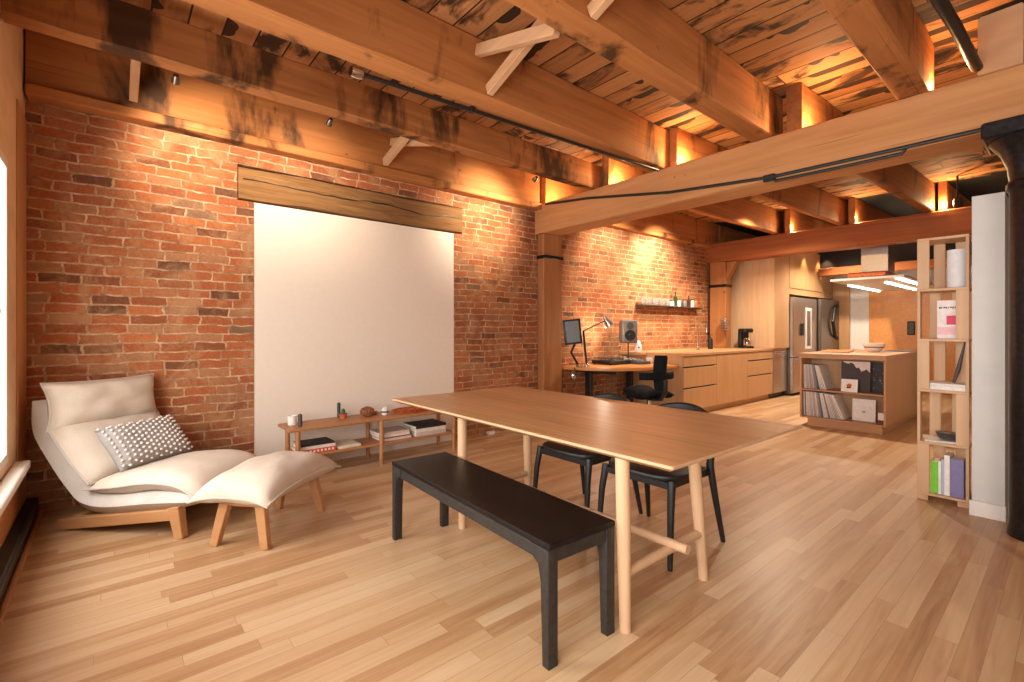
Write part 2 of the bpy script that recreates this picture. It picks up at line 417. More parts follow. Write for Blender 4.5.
b.box(xs, 8.2, -.62, WY, 0, 3.22, 0)
b.build('wall_left', M['tan'], **ST)
for k, (x0, x1) in enumerate(WIN):
    f = MB(); w = .05
    f.box(x0, x0+w, -.52, -.437, WZ0, WZ1); f.box(x1-w, x1, -.52, -.437, WZ0, WZ1); f.box(x0+w, x1-w, -.52, -.437, WZ0, WZ0+w); f.box(x0+w, x1-w, -.52, -.437, WZ1-w, WZ1)
    f.box(x0+w, x1-w, -.515, -.465, (WZ0+WZ1)/2-.02, (WZ0+WZ1)/2+.02)
    wo = f.build('window_%d' % (k+1), M['white'], loc=((x0+x1)/2, -.54, WZ0), **ST)
    MB().box(x0+w-(x0+x1)/2, x1-w-(x0+x1)/2, .02, .026, w, WZ1-WZ0-w, 0).build('pane', M['pane'], wo)
    MB().box(x0-.22-(x0+x1)/2, x1+.08-(x0+x1)/2, .104, .17, -.09, -.045, .006).build('sill', M['white'], wo)
MB().box(.012, .39, WY, -.432, .12, 2.62, .002).build('trim_1', M['trimwood'], **ST)
MB().box(.392, 7.6, WY, -.428, .13, WZ0-.09, .002).build('trim_2', M['panelwood'], **ST)
MB().box(4.045, 4.2, 4.38, 8.3, 0, 2.115, .002).build('wall_partition', M['offwhite'], **ST)
MB().box(4.033, 4.205, 4.362, 4.38, 0, .10, .004).build('baseboard_partition', M['white'], **ST)

# old lintel let into the brick
o = MB().timber((-.09, .806, 2.457), (-.09, 3.039, 2.465), .205, .272, .006, .16, 3).build('timber_lintel', M['lintel'], loc=(0, 1.92, 2.46),
    **tg('rough cracked timber lintel over the white painted wall infill', 'beam'))

b = MB(); rnd = random.Random(5); pts = [(.0165+rnd.uniform(-.001, .001), -1.08+2.15*k/26, (.03-.02*k/26)+.022*math.sin(k*.55)*(k/26)+rnd.uniform(-.006, .006)) for k in range(27)]
b.tube(pts, [.0015+.0045*abs(math.sin(k*.7+1)) for k in range(27)], 6); b.build('crack', M['black'], o, label='long dark crack')
# ------------------------------------------------------------------ ceiling timbers
JZ0, JZ1 = 2.83, 3.22
def beam(name, p0, p1, w, h, mat, label, cat='ceiling beam', seed=0, group=None, jit=.004):
    mid = (Vector(p0)+Vector(p1))/2
    return MB().timber(p0, p1, w, h, jit, .28, seed).build(name, M[mat], loc=mid, **tg(label, cat, group))
zc, hh = (JZ0+JZ1)/2, JZ1-JZ0
G1 = 'joists over the living area'
beam('ceiling_joist', (.045, WY+.01, zc), (.045, 4.17, zc), .09, hh, 'joist', 'ceiling joist lying flat against the brick wall above the white infill', seed=1, group=G1)
beam('ceiling_joist', (.94, WY+.01, 2.965), (.94, 4.40, 2.965), .13, .27, 'joist_burnt', 'first free ceiling joist out from the brick wall, carrying three small spotlights', seed=2, group=G1)
beam('ceiling_joist', (1.78, WY+.01, zc), (1.78, 4.40, zc), .20, hh, 'joist', 'wide ceiling joist with a black pipe running along its underside', seed=3, group=G1)
beam('ceiling_joist', (2.785, WY+.01, zc), (2.785, 4.40, zc), .175, hh, 'joist', 'ceiling joist above the dining table with crossed braces on both sides', seed=4, group=G1)
beam('ceiling_joist', (3.77, WY+.01, zc), (3.77, 4.40, zc), .17, hh, 'joist', 'ceiling joist nearest the black column', seed=5, group=G1)
MB().box(0, .135, WY+.01, 4.17, 2.755, 2.828, .008).build('ledger_rail', M['joist'], loc=(.07, 1.9, 2.76),
    **tg('slim wooden ledger rail along the top of the brick wall above the white infill', 'rail'))
beam('main_girder', (0, 4.34, 2.645), (7.98, 4.34, 2.645), .34, .365, 'girder', 'massive pale timber girder with a black cable, resting on the black column', 'girder', 6)
beam('main_girder', (0, 8.65, 2.655), (7.98, 8.65, 2.655), .30, .35, 'girder_red', 'reddish timber girder at the front of the kitchen', 'girder', 7)
G2 = 'joists between the two girders'
beam('ceiling_joist', (.065, 4.24, zc), (.065, 8.78, zc), .12, hh, 'joist', 'ceiling joist against the brick wall above the desk and glass shelf', seed=8, group=G2)
beam('ceiling_joist', (1.09, 4.235, zc), (1.26, 8.78, zc), .10, hh, 'joist', 'first free ceiling joist from the brick wall beyond the pale girder', seed=9, group=G2)
beam('ceiling_joist', (1.93, 4.235, zc), (2.18, 8.78, zc), .085, hh, 'joist', 'second free ceiling joist from the brick wall beyond the pale girder', seed=10, group=G2)
beam('ceiling_joist', (3.02, 4.235, zc), (3.20, 8.78, zc), .115, hh, 'joist_dark', 'third free ceiling joist from the brick wall beyond the pale girder', seed=11, group=G2)
beam('ceiling_joist', (4.19, 4.235, zc), (4.30, 8.78, zc), .20, hh, 'brace', 'pale joist end resting on the girder above the black column', seed=12, group=G2)
G3 = 'joists over the kitchen'
beam('ceiling_joist', (.065, 8.81, zc), (.065, 11.28, zc), .12, hh, 'joist', 'ceiling joist along the wall above the coffee maker and grooved cupboard', seed=22, group=G3)
for x, lab in ((1.42, 'kitchen joist end on the reddish girder, nearest the brick wall'), (2.31, 'kitchen joist end at the middle of the reddish girder'), (3.33, 'kitchen joist end on the reddish girder, nearest the shelf tower')):
    beam('ceiling_joist', (x, 8.52, zc), (x+.1, 11.28, zc), .085, hh, 'joist', lab, seed=int(x*10), group=G3)
beam('main_girder', (1.06, 11.2, 2.41), (4.0, 11.2, 2.41), .16, .16, 'girder_red', 'slender brown timber beam far back behind the range hood', 'girder', 21)
MB().box(0, .125, 4.51, 8.5, 2.755, 2.828, .008).build('ledger_rail', M['joist'], loc=(.07, 6.5, 2.76),
    **tg('slim wooden ledger rail along the top of the brick wall above the glass shelf', 'rail'))
# crossed braces
def brace(p0, p1, lab, g):
    p0, p1 = Vector(p0), Vector(p1)
    MB().bar(p0, p1, .05, .075).build('cross_brace', M['brace'], loc=(p0+p1)/2, **tg(lab, 'brace', g))
g = 'crossed braces between the ceiling joists'
brace((1.885, 1.99, 2.875), (2.675, 1.99, 3.175), 'pale cross brace rising to the joist above the dining table, lower piece of its pair', g)
brace((1.885, 1.90, 3.12), (2.675, 1.86, 2.87), 'pale cross brace falling to the joist above the dining table, upper piece of its pair', g)
brace((.13, 2.05, 2.87), (.855, 2.05, 3.07), 'short cross brace tucked against the brick wall above the white infill, rising piece', g)
brace((.10, 2.14, 3.10), (.855, 2.14, 2.88), 'short cross brace tucked against the brick wall above the white infill, falling piece', g)
brace((.13, .12, 2.90), (.855, .12, 3.07), 'cross brace above the lounge chair beside the first spotlight', g)
brace((2.878, 1.90, 2.865), (3.675, 1.90, 3.17), 'pale cross brace cut by the top of the photo, beside the wide joist gap', g)

# posts with iron straps
t = thing('timber_post', 'square timber post against the brick wall under the pale girder', 'post', (.07, 4.37, 0))
MB().timber((0, 0, 0), (0, 0, 2.455), .12, .34, .002, .3, 31).build('shaft', M['post'], t)
MB().box(-.065, .078, -.178, .178, 2.14, 2.185, .004).build('iron_strap', M['black_iron'], t, label='black iron strap')
t = thing('timber_post', 'timber post at the end of the counter under the reddish girder', 'post', (.22, 8.66, .905))
MB().timber((0, 0, 0), (0, 0, 1.57), .30, .22, .002, .3, 32).build('shaft', M['post'], t)
MB().box(-.16, .16, -.12, .12, 1.11, 1.16, .004).build('iron_strap', M['black_iron'], t, label='black iron strap')
MB().prism([(0, 0), (.18, 0), (0, -.30)], -.06, .06, Matrix.Translation((.15, 0, 1.565)) @ Matrix.Rotation(R(90), 4, 'X')).build('knee_bracket', M['post'], t)

# black cast iron column
t = thing('iron_column', 'black cast iron column with a flared capital under the pale girder', 'column', (4.365, 4.17, 0))
MB().lathe([(0, 0), (.145, 0), (.145, .03), (.141, .05), (.139, .14), (.135, 2.05), (.15, 2.07), (.15, 2.10), (.135, 2.12)], n=36).build('shaft', M['black_iron'], t)
MB().lathe([(0, 2.105), (.135, 2.11), (.145, 2.2), (.175, 2.29), (.225, 2.36), (.0, 2.362)], n=36).box(-.24, .24, -.20, .20, 2.362, 2.46, .012).build('capital', M['black_iron'], t)

# cables and pipes
YF = 4.148
o = MB().tube([(.22, YF, 2.80), (.9, YF, 2.73), (1.95, YF, 2.565), (2.86, YF, 2.486), (3.6, YF, 2.477), (4.55, YF, 2.475)], .014, 8).build('cable_conduit', M['black'], loc=(2, YF, 2.56),
    **tg('thin black cable conduit sagging across the face of the pale girder', 'cable'))
MB().box(-.045, .045, -.012, .02, -.055, -.0, .005).build('junction_box', M['black'], o).location = (.86, 0, -.05)
oc = o
MB().tube([(2.9, 4.16, 2.45), (3.4, 4.17, 2.445), (3.72, 4.17, 2.445), (3.74, 4.16, 2.47)], .012, 8).tube([(2.86, 4.155, 2.475), (2.92, 4.16, 2.45)], .010, 8).build('conduit_branch', M['black'], loc=(2, YF, 2.56),
    label='short conduit branch').parent = oc; bpy.data.objects['conduit_branch'].location = (0, 0, 0)
o = MB().tube([(1.652, 1.16, 2.808), (1.735, 2.6, 2.806), (1.83, 4.13, 2.806)], .014, 10).build('sprinkler_pipe', M['black'], loc=(1.735, 2.6, 2.806),
    **tg('long black pipe along the underside of the wide joist', 'pipe'))
MB().lathe([(0, -.035), (.03, -.035), (.034, -.01), (.034, .01), (.03, .035), (0, .035)], n=14, mat=Matrix.Rotation(R(90), 4, 'X')).build('valve', M['chrome'], o).location = (-.083, -1.45, .0)
MB().box(-.022, .022, -.02, .02, -.018, .024, .004).build('hanger', M['black'], o).location = (-.036, -.62, 0)
MB().tube([(4.02, 2.9, 2.93), (4.06, 3.6, 2.92), (4.085, 4.22, 2.90)], .030, 12).build('ceiling_pipe', M['black'], loc=(4.06, 3.6, 2.92),
    **tg('short thick black pipe running into the girder near the black column', 'pipe'))

# spotlights on the joists
def spot_fix(name, loc, rz, lab, g):
    t = thing(name, lab, 'spotlight', loc, rz, g)
    MB().lathe([(0, 0), (.016, 0), (.020, -.014), (.024, -.054), (.021, -.054), (.0, -.04)], n=16, mat=Matrix.Rotation(R(62), 4, 'Y')).build('lamp_head', M['dark_steel'], t)
    MB().box(-.010, .010, -.010, .010, -.010, .004, .002).build('clip', M['black'], t)
    return t
for (x, y, lab) in ((.875, .31, 'small chrome spotlight under the first free joist, above the lounge chair'), (.875, 1.27, 'small chrome spotlight under the first free joist, above the lintel'),
                    (.875, 3.40, 'small chrome spotlight under the first free joist, beside the timber post')):
    spot_fix('spotlight', (x-.015, y, 2.825), 0, lab, 'spotlights on the first joist')
t = thing('track_spotlight', 'small black spotlight over the reddish girder above the shelf tower', 'spotlight', (3.50, 8.32, 2.93))
MB().lathe([(0, 0), (.03, 0), (.045, -.05), (.05, -.13), (.044, -.13), (0, -.10)], n=16, mat=Matrix.Rotation(R(50), 4, 'X')).build('lamp_head', M['black'], t)
MB().tube([(0, 0, 0), (0, .02, .10), (0, .02, .285)], .012, 8).build('stem', M['black'], t)

# radiator under the windows
t = thing('baseboard_heater', 'low black baseboard heater along the floor under the windows', 'heater', (1.8, -.405, 0))
MB().box(-1.77, 1.9, -.03, .03, .012, .115, .008).build('cover', M['black'], t)
MB().box(-1.74, 1.88, .0302, .034, .075, .10, .001).build('grille', M['darkgrey'], t)
MB().box(-1.77, 1.9, .035, .055, 0, .02, .003).build('edge_strip', M['trimwood'], t, label='thin wooden edge strip')

# ------------------------------------------------------------------ lounge chair, ottoman, pillow
def bend(path, w0, skew=0.0):
    pts = [Vector((s, 0, z)) for s, z in path]
    den = []
    for i in range(len(pts)-1):
        p0, p1, p2, p3 = pts[max(i-1, 0)], pts[i], pts[i+1], pts[min(i+2, len(pts)-1)]
        for k in range(12):
            u = k/12; den.append(.5*((2*p1)+(p2-p0)*u+(2*p0-5*p1+4*p2-p3)*u*u+(3*p1-p0-3*p2+p3)*u**3))
    den.append(pts[-1]); acc = [0]
    for a, c in zip(den, den[1:]): acc.append(acc[-1]+(c-a).length)
    L = acc[-1]
    def f(p, a, bb):
        d = min(max((p.x+L/2), 0), L); i = 0
        while i < len(acc)-2 and acc[i+1] < d: i += 1
        u = (d-acc[i])/max(1e-6, acc[i+1]-acc[i]); q = den[i].lerp(den[i+1], u)
        j0, j1 = max(i-2, 0), min(i+3, len(den)-1)
        tan = (den[j1]-den[j0]).normalized(); nor = Vector((-tan.z, 0, tan.x))
        q = q+nor*p.z; q.y = w0+p.y
        q.x += skew*(q.y)*min(1, max(0, (-q.x-.4)/.5))
        return q
    return f, L
def piping(mb_rim, parent, mat, r=.006):
    MB().tube(mb_rim+[mb_rim[0]], r, 6, False).build('piping', mat, parent)
ANG = math.atan2(.66, .75); W = .66
t = thing('lounge_chair', 'low reclining lounge chair with cream linen cushions on an oak sled frame', 'lounge chair', (1.109, .292, 0), ANG)
for w in (.03, W-.03):
    MB().bar((-.835, w, .034), (-.0, w, .145), .05, .066).build('side_rail', M['lounge_oak'], t)
    MB().bar((-.035, w, .185), (.0, w, 0), .055, .075, (1, 0, 0), .004, .8).build('leg', M['lounge_oak'], t)
for s, z in ((-.75, .062), (-.12, .15)):
    MB().box(s-.025, s+.025, .055, W-.055, z-.02, z+.02).build('cross_rail', M['lounge_oak'], t)
SK = .20
def cush(name, path, th, w0, w1, mat, parent, skew=SK, seed=0, nu=26, nv=16, power=.5, bow=.02, pipe=True, wr=.006):
    f, L = bend(path, (w0+w1)/2, skew)
    m = MB().cushion((0, 0, 0), (1, 0, 0), (0, 1, 0), L, w1-w0, th, nu, nv, bow, wr, seed, power, f)
    rim = m._rim; o = m.build(name, mat, parent, ang=70)
    if pipe: piping(rim, o, M['linen_grey'])
    return o
cush('base_shell', [(-1.01, .79), (-1.005, .60), (-.89, .42), (-.765, .27), (-.665, .185), (-.5, .165), (-.2, .200), (.09, .225)], .13, 0, W, M['linen_grey'], t, seed=1, nu=40, power=.28, bow=.0, pipe=False)
cush('seat_cushion', [(-.64, .262), (-.45, .282), (-.2, .318), (.0, .305), (.135, .235)], .15, .0, W, M['linen'], t, 0, 2, 30, 18)
cush('back_cushion', [(-.60, .295), (-.71, .385), (-.82, .51), (-.905, .63)], .17, .0, W, M['linen'], t, SK*.8, 3)
cush('headrest_cushion', [(-.895, .595), (-.91, .74), (-.935, .90)], .19, -.01, W+.0, M['linen'], t, .16, 4, 18, 22, .5, .09, True, .016)

al = ANG
t = thing('ottoman', 'cream linen ottoman on four splayed oak legs at the foot of the lounge chair', 'ottoman', (1.265, .77, 0), al)
for sx in (-1, 1):
    for sy in (-1, 1):
        MB().bar((sx*.105, sy*.255, .27), (sx*.16, sy*.285, 0), .045, .06, (1, 0, 0), .004, .85).build('leg', M['lounge_oak'], t)
for sy in (-1, 1):
    MB().box(-.13, .13, sy*.255-.018, sy*.255+.018, .225, .275).build('apron', M['lounge_oak'], t)
for sx in (-1, 1):
    MB().box(sx*.10-.018, sx*.10+.018, -.235, .235, .235, .275).build('stretcher', M['lounge_oak'], t)
def dome(p, a, bb):
    p.z -= .02+.055*(abs(a)**3*.5+abs(bb)**3*.75); return p
m = MB().cushion((0, 0, .365), (1, 0, 0), (0, 1, 0), .48, .78, .17, 20, 26, .07, .012, 5, .5, dome); rim = m._rim
o = m.build('cushion', M['linen'], t, ang=70); piping(rim, o, M['linen'], .007)

# grey scatter pillow with white pompoms
rot = Matrix.Rotation(ANG, 3, 'Z')
pc = rot @ Vector((-.575, .36, .47))+Vector((1.109, .292, 0)); pux = rot @ Vector((.12, 1, .02)).normalized(); puy = rot @ Vector((-.66, .06, .74)).normalized()
t = thing('scatter_pillow', 'grey knitted pillow dotted with white pompoms lying on the lounge chair', 'pillow', pc)
MB().cushion((0, 0, 0), pux, puy, .50, .33, .15, 16, 14, .05, .004, 6, .5).build('pillow_cover', M['pom'], t, ang=70)
un = pux.cross(puy).normalized(); b = MB()
for i in range(15):
    for j in range(10):
        a, c = -.94+1.88*i/14, -.93+1.82*j/9+(.0 if i % 2 else .08)
        e = max(0, (1-abs(a)**4.5)*(1-abs(c)**4.5)); q = pux*(a*.25*(1-.05*(1-c*c)))+puy*(c*.165*(1-.05*(1-a*a)))+un*(.075*e**.5+.003)
        b.lathe([(0, -.009), (.007, -.005), (.009, 0), (.007, .005), (0, .009)], q, 8)
b.build('pompoms', M['pompom'], t, ang=70, kind='stuff', label='white wool pompoms')

# ------------------------------------------------------------------ dining table, bench, chairs
t = thing('dining_table', 'long light oak dining table with round legs and a stretcher', 'table', (2.5, 2.1, 0))
EDG = [(-1.13, -.575), (1.072, -.575), (1.098, .585), (-1.13, .575)]
b = MB(); bm = bmesh.new()
lo = [bm.verts.new((x, y, .712)) for x, y in ((-1.10, -.545), (1.045, -.545), (1.065, .555), (-1.10, .545))]
mi = [bm.verts.new((x, y, .729)) for x, y in ((-1.13, -.575), (1.072, -.575), (1.098, .585), (-1.13, .575))]
hi = [bm.verts.new((x, y, .742)) for x, y in ((-1.13, -.575), (1.072, -.575), (1.098, .585), (-1.13, .575))]
for A, B in ((lo, mi), (mi, hi)):
    for k in range(4): bm.faces.new((A[k], A[(k+1) % 4], B[(k+1) % 4], B[k]))
bm.faces.new(list(reversed(lo))); bm.faces.new(hi)
b._merge(bm); b.build('tabletop', M['table'], t)
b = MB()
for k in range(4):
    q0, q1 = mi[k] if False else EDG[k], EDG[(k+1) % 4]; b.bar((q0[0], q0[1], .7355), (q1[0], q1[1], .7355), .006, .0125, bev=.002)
b.build('lit_edge', M['table_leg'], t, label='pale wood edge with caught light painted in')  # light caught by the table edge, put into the strip's paler wood colour
for (x, yf, yt) in ((.81, -.495, -.515), (.81, .135, .03), (-.46, -.435, -.435), (-.46, .12, .10)):
    MB().tube([(x, yt, .713), (x, yt+(yf-yt)*.4, .43), (x, yf, 0)], [.029, .029, .023], 16).build('leg', M['table_leg'], t)
for x, y0 in ((.81, -.505), (-.46, -.435)):
    MB().tube([(x, y0, .238), (x, .105, .238)], .021, 14).build('crossbar', M['table_leg'], t)
MB().tube([(-.56, -.175, .268), (.905, -.175, .268)], .021, 14).build('stretcher', M['table_leg'], t)
for x in (.81, -.46): MB().box(x-.025, x+.025, -.42, .06, .68, .7115).build('apron', M['table_leg'], t)

t = thing('bench', 'long black wooden bench in front of the dining table', 'bench', (2.61, 1.436, 0), R(-2.5))
MB().box(-.705, .677, -.205, .158, .432, .455, .004).build('seat', M['bench'], t)
for sy in (-1, 1):
    MB().box(-.66, .632, -.0235+sy*.157-.016, -.0235+sy*.157+.016, .376, .4315, .004).build('apron', M['bench_leg'], t)
for sx in (-.68, .652):
    MB().box(sx-.016, sx+.016, -.165, .118, .376, .4315, .004).build('apron', M['bench_leg'], t)
for sx, dx in ((-.668, .05), (.643, -.05)):
    for sy in (-1, 1):
        pts = [(-.03, 0), (.004, 0), (.014, .30), (.028, .365), (.075, .39), (.075, .4315), (-.03, .4315)]
        if dx < 0: pts = [(-x, z) for x, z in reversed(pts)]
        MB().prism(pts, -.024, .024, Matrix.Translation((sx, -.0235+sy*.157, 0)) @ Matrix.Rotation(R(90), 4, 'X'), .003).build('leg', M['bench_leg'], t)

def make_chair(loc, lab, g):
    t = thing('dining_chair', lab, 'chair', loc, 0, g)
    pts = [(.235*math.copysign(abs(math.cos(a))**.6, math.cos(a)), .215*math.copysign(abs(math.sin(a))**.6, math.sin(a))-.03) for a in [2*PI*k/32 for k in range(32)]]
    MB().prism(pts, .432, .462, None, .01).build('seat', M['black'], t)
    for sx in (-1, 1):
        MB().tube([(sx*.215, -.20, .44), (sx*.225, -.225, .30), (sx*.235, -.25, 0)], [.022, .019, .013], 12).build('leg', M['black'], t)
        MB().tube([(sx*.25, .285, 0), (sx*.23, .235, .25), (sx*.215, .20, .45), (sx*.21, .235, .60), (sx*.205, .275, .72)], [.013, .018, .021, .018, .014], 12).build('leg', M['black'], t)
    MB().box(-.20, .20, -.215, -.185, .395, .433).box(-.20, .20, .185, .215, .395, .433).box(-.215, -.19, -.2, .2, .395, .433).box(.19, .215, -.2, .2, .395, .433).build('apron', M['black'], t)
    n = 22; bm = bmesh.new(); rings = []
    for k in range(n+1):
        a = -1+2*k/n; x = a*.245; y = .30-.085*a*a*1.2+(.01); zt = .775-.065*a*a-.02*a**6; zb = .70-.02*a*a
        d = .013; rings.append([bm.verts.new((x*1.0, y-d, zb)), bm.verts.new((x*1.02, y+d, zb)), bm.verts.new((x*1.02, y+d+.006, zt-.008)), bm.verts.new((x, y, zt)), bm.verts.new((x, y-d, zt-.01))])
    for A, B in zip(rings, rings[1:]):
        for k in range(5): bm.faces.new((A[k], A[(k+1) % 5], B[(k+1) % 5], B[k]))
    bm.faces.new(list(reversed(rings[0]))); bm.faces.new(rings[-1]); bmesh.ops.recalc_face_normals(bm, faces=bm.faces)
    m = MB(); m._merge(bm); m.build('backrest', M['black'], t, ang=50)
    return t
c0 = make_chair((2.925, 2.43, 0), 'black curved-back dining chair tucked under the table end nearest the black column', 'black dining chairs')
dup(c0, (2.365, 2.43, 0), label='black curved-back dining chair tucked under the middle of the table')
# ------------------------------------------------------------------ low console shelf and what is on it
t = thing('console_shelf', 'low long wooden console shelf on round legs in front of the white wall infill', 'shelf', (.24, 1.89, 0))
MB().box(-.165, .175, -.80, .84, .398, .423, .006).build('top_board', M['console'], t)
MB().box(-.15, .16, -.74, .80, .172, .194, .005).build('lower_shelf', M['console'], t)
for x in (-.145, .155):
    for y in (-.725, .0, .785):
        MB().tube([(x, y, 0), (x, y, .20), (x, y, .40)], [.017, .020, .020], 12).build('leg', M['console'], t)

def book(loc, w, d, th, rz, col, label, group=None, upright=False, lean=0.0, cat='book', name='book'):
    """flat: spine (w long) faces local -y. upright: spine vertical, w = height, facing local -y"""
    t = thing(name, label, cat, loc, rz, group)
    m = Matrix.Identity(4)
    if upright: m = Matrix.Rotation(lean, 4, 'Y') @ Matrix.Translation((th, 0, w/2)) @ Matrix.Rotation(R(-90), 4, 'Y')
    c = .0025
    b = MB()
    b.box(-w/2, w/2, -d/2, d/2, 0, c, .0006, m); b.box(-w/2, w/2, -d/2, d/2, th-c, th, .0006, m); b.box(-w/2, w/2, -d/2, -d/2+c, c, th-c, .0005, m)
    b.build('cover', colmat(col), t)
    MB().box(-w/2+.004, w/2-.004, -d/2+c, d/2-.005, c, th-c, 0, m).build('pages', M['paper'], t)
    return t
# lower shelf, spines face the room (+x)
Z = .1945
SB = 'books lying on the low console'
z = Z
for th, w, d, col, lab in ((.034, .30, .23, (206, 74, 66), 'red and white patterned book, lowest of the left stack on the low console'),
                           (.026, .29, .22, (232, 222, 212), 'white book in the middle of the left stack on the low console'),
                           (.014, .28, .22, (40, 34, 34), 'thin black book on top of the left stack on the low console')):
    t = book((.26, 1.335, z), w, d, th, PI/2, col, lab, SB)
    if col[0] == 206:
        b = MB()
        for k in range(9): b.box(-.135+k*.031, -.118+k*.031, -.1165, -.1148, .008, .026, 0)
        b.build('spine_pattern', colmat((238, 224, 214)), t, label='white spine pattern')
    z += th+.0005
z = Z
for th, lab in ((.012, 'cream magazine lying flat next to the red book stack, lower one'), (.010, 'cream magazine lying flat next to the red book stack, upper one')):
    book((.26, 1.60, z), .20, .25, th, PI/2+.05*(th > .011), (222, 206, 172) if th > .011 else (232, 220, 196), lab, SB); z += th+.0005
z = Z
for k, (th, col, lab) in enumerate(((.022, (214, 204, 196), 'pale grey book, lowest of the pale pile by the middle leg of the low console'), (.012, (170, 84, 70), 'thin reddish magazine in the pale pile by the middle leg of the low console'),
                       (.020, (226, 216, 206), 'white magazine in the pale pile by the middle leg of the low console'), (.024, (206, 190, 178), 'beige magazine on top of the pale pile by the middle leg of the low console'))):
    book((.25, 2.06-.008*k, z), .30, .23, th, PI/2, col, lab, SB); z += th+.0005
z = Z
for th, col, lab in ((.038, (196, 186, 178), 'thick grey book, lowest of the dark-topped stack at the right end of the low console'), (.034, (222, 212, 204), 'thick white book in the middle of the dark-topped stack on the low console'),
                     (.026, (38, 34, 34), 'black book on top of the stack at the right end of the low console')):
    book((.25, 2.42, z), .34, .27, th, PI/2, col, lab, SB); z += th+.0005
# top of the console
ZT = .4235
t = thing('votive_candle', 'white votive candle cup at the left end of the low console', 'candle', (.20, 1.175, ZT))
MB().lathe([(0, 0), (.034, 0), (.037, .01), (.037, .075), (.033, .075), (.033, .05), (0, .05)], n=20).build('cup', M['ceramic'], t)
MB().tube([(0, 0, .05), (.001, 0, .066)], .002, 6).build('wick', M['black'], t)
t = thing('taper_candle', 'dark grey stub candle beside the white votive cup', 'candle', (.315, 1.205, ZT))
MB().lathe([(0, 0), (.017, 0), (.017, .095), (.012, .10), (0, .099)], n=16).build('wax', M['grey_wax'], t); MB().tube([(0, 0, .099), (0, .001, .11)], .0015, 6).build('wick', M['black'], t)
t = thing('taper_candle', 'dark green tall candle on the low console beside the cactus', 'candle', (.12, 1.60, ZT))
MB().lathe([(0, 0), (.015, 0), (.015, .13), (.010, .136), (0, .135)], n=16).build('wax', M['green_wax'], t); MB().tube([(0, 0, .135), (0, .001, .145)], .0015, 6).build('wick', M['black'], t)
t = thing('potted_cactus', 'small cactus in a terracotta pot on the low console', 'plant', (.20, 1.61, ZT))
MB().lathe([(0, 0), (.026, 0), (.036, .034), (.038, .045), (.033, .045), (.031, .038), (0, .036)], n=20).build('pot', M['terracotta'], t)
b = MB(); b.lathe([(0, .036), (.014, .04), (.018, .06), (.014, .085), (0, .092)], (.004, 0, 0), 14); b.lathe([(0, .05), (.008, .055), (.010, .07), (0, .08)], (-.014, .006, 0), 10)
b.build('cactus', M['cactus'], t)
t = thing('wicker_ball', 'round woven wicker basket ball in the middle of the low console', 'basket', (.22, 1.83, ZT))
b = MB(); b.lathe([(0, 0), (.03, .002), (.055, .022), (.062, .042), (.052, .066), (.03, .08), (.016, .082), (0, .078)], n=24); b.build('bowl', M['wicker'], t)
b = MB()
for k in range(16):
    a = 2*PI*k/16; b.tube([(.03*math.cos(a), .03*math.sin(a), .003), (.057*math.cos(a+.15), .057*math.sin(a+.15), .022), (.064*math.cos(a+.3), .064*math.sin(a+.3), .042), (.054*math.cos(a+.45), .054*math.sin(a+.45), .066), (.018*math.cos(a+.6), .018*math.sin(a+.6), .084)], .0045, 6)
b.build('weave', M['wicker'], t)
t = thing('small_jar', 'little grey patterned jar right of the wicker ball on the low console', 'jar', (.26, 1.985, ZT))
MB().lathe([(0, 0), (.026, 0), (.033, .02), (.031, .05), (.020, .06), (.022, .07), (.018, .07), (.016, .06), (0, .058)], n=20).build('body', M['ceramic'], t)
MB().lathe([(.0335, .022), (.0340, .024), (.0330, .038), (.0325, .038)], n=20).build('painted_band', M['darkgrey'], t, label='dark painted band')
MB().lathe([(0, 0), (.022, 0), (.03, .018), (.026, .026), (.0, .028)], n=16).build('trinket_dish', M['terracotta'], loc=(.0, 0, 0), **tg('tiny brown dish between the wicker ball and the grey jar', 'dish')).location = (.17, 1.925, ZT)
t = thing('copper_tray', 'oval copper coloured tray at the right end of the low console', 'tray', (.24, 2.27, ZT))
b = MB(); prof = [(0, .003), (.5, .004), (.85, .010), (1, .030), (1.02, .030), (.88, .0), (0, 0)]
b.lathe(prof, (0, 0, 0), 32, Matrix.Diagonal((.10, .19, 1, 1))); b.build('tray', M['copper'], t)
b = MB()
for k in range(5): b.lathe([(0, -.011), (.010, -.005), (.012, 0), (.010, .006), (0, .011)], (random.uniform(-.04, .04), -.09+k*.045, .017), 10)
b.build('pebbles', M['terracotta'], t)
t = thing('power_adapter', 'small white power adapter on the floor by the brick wall', 'adapter', (.07, 3.40, 0))
MB().box(-.03, .03, -.05, .05, 0, .04, .008).build('plug_block', M['ceramic'], t); MB().tube([(-.02, .05, .012), (-.04, .09, .008), (-.05, .16, .006)], .005, 6).build('cord', M['ceramic'], t)

# ------------------------------------------------------------------ desk corner
t = thing('desk', 'D-shaped wooden standing desk against the brick wall with black legs', 'desk', (.45, 5.3, 0))
pl = [(.02, 4.60), (.26, 4.60), (.48, 4.66), (.66, 4.78), (.80, 4.93), (.90, 5.14), (.945, 5.4), (.945, 5.72), (.93, 6.02), (.02, 6.02)]
MB().prism([(x-.45, y-5.3) for x, y in pl], .705, .745, None, .006).build('desktop', M['desk'], t)
for y in (-.42, .48):
    MB().box(-.20, -.11, y-.03, y+.03, .04, .66, .004).build('leg', M['black'], t)
    MB().box(-.40, .32, y-.035, y+.035, .0, .04, .006).build('foot', M['black'], t)
    MB().box(-.38, .28, y-.025, y+.025, .66, .7045, .004).build('support_arm', M['black'], t)
MB().box(-.18, -.13, -.39, .45, .64, .69, .004).build('crossbeam', M['black'], t)

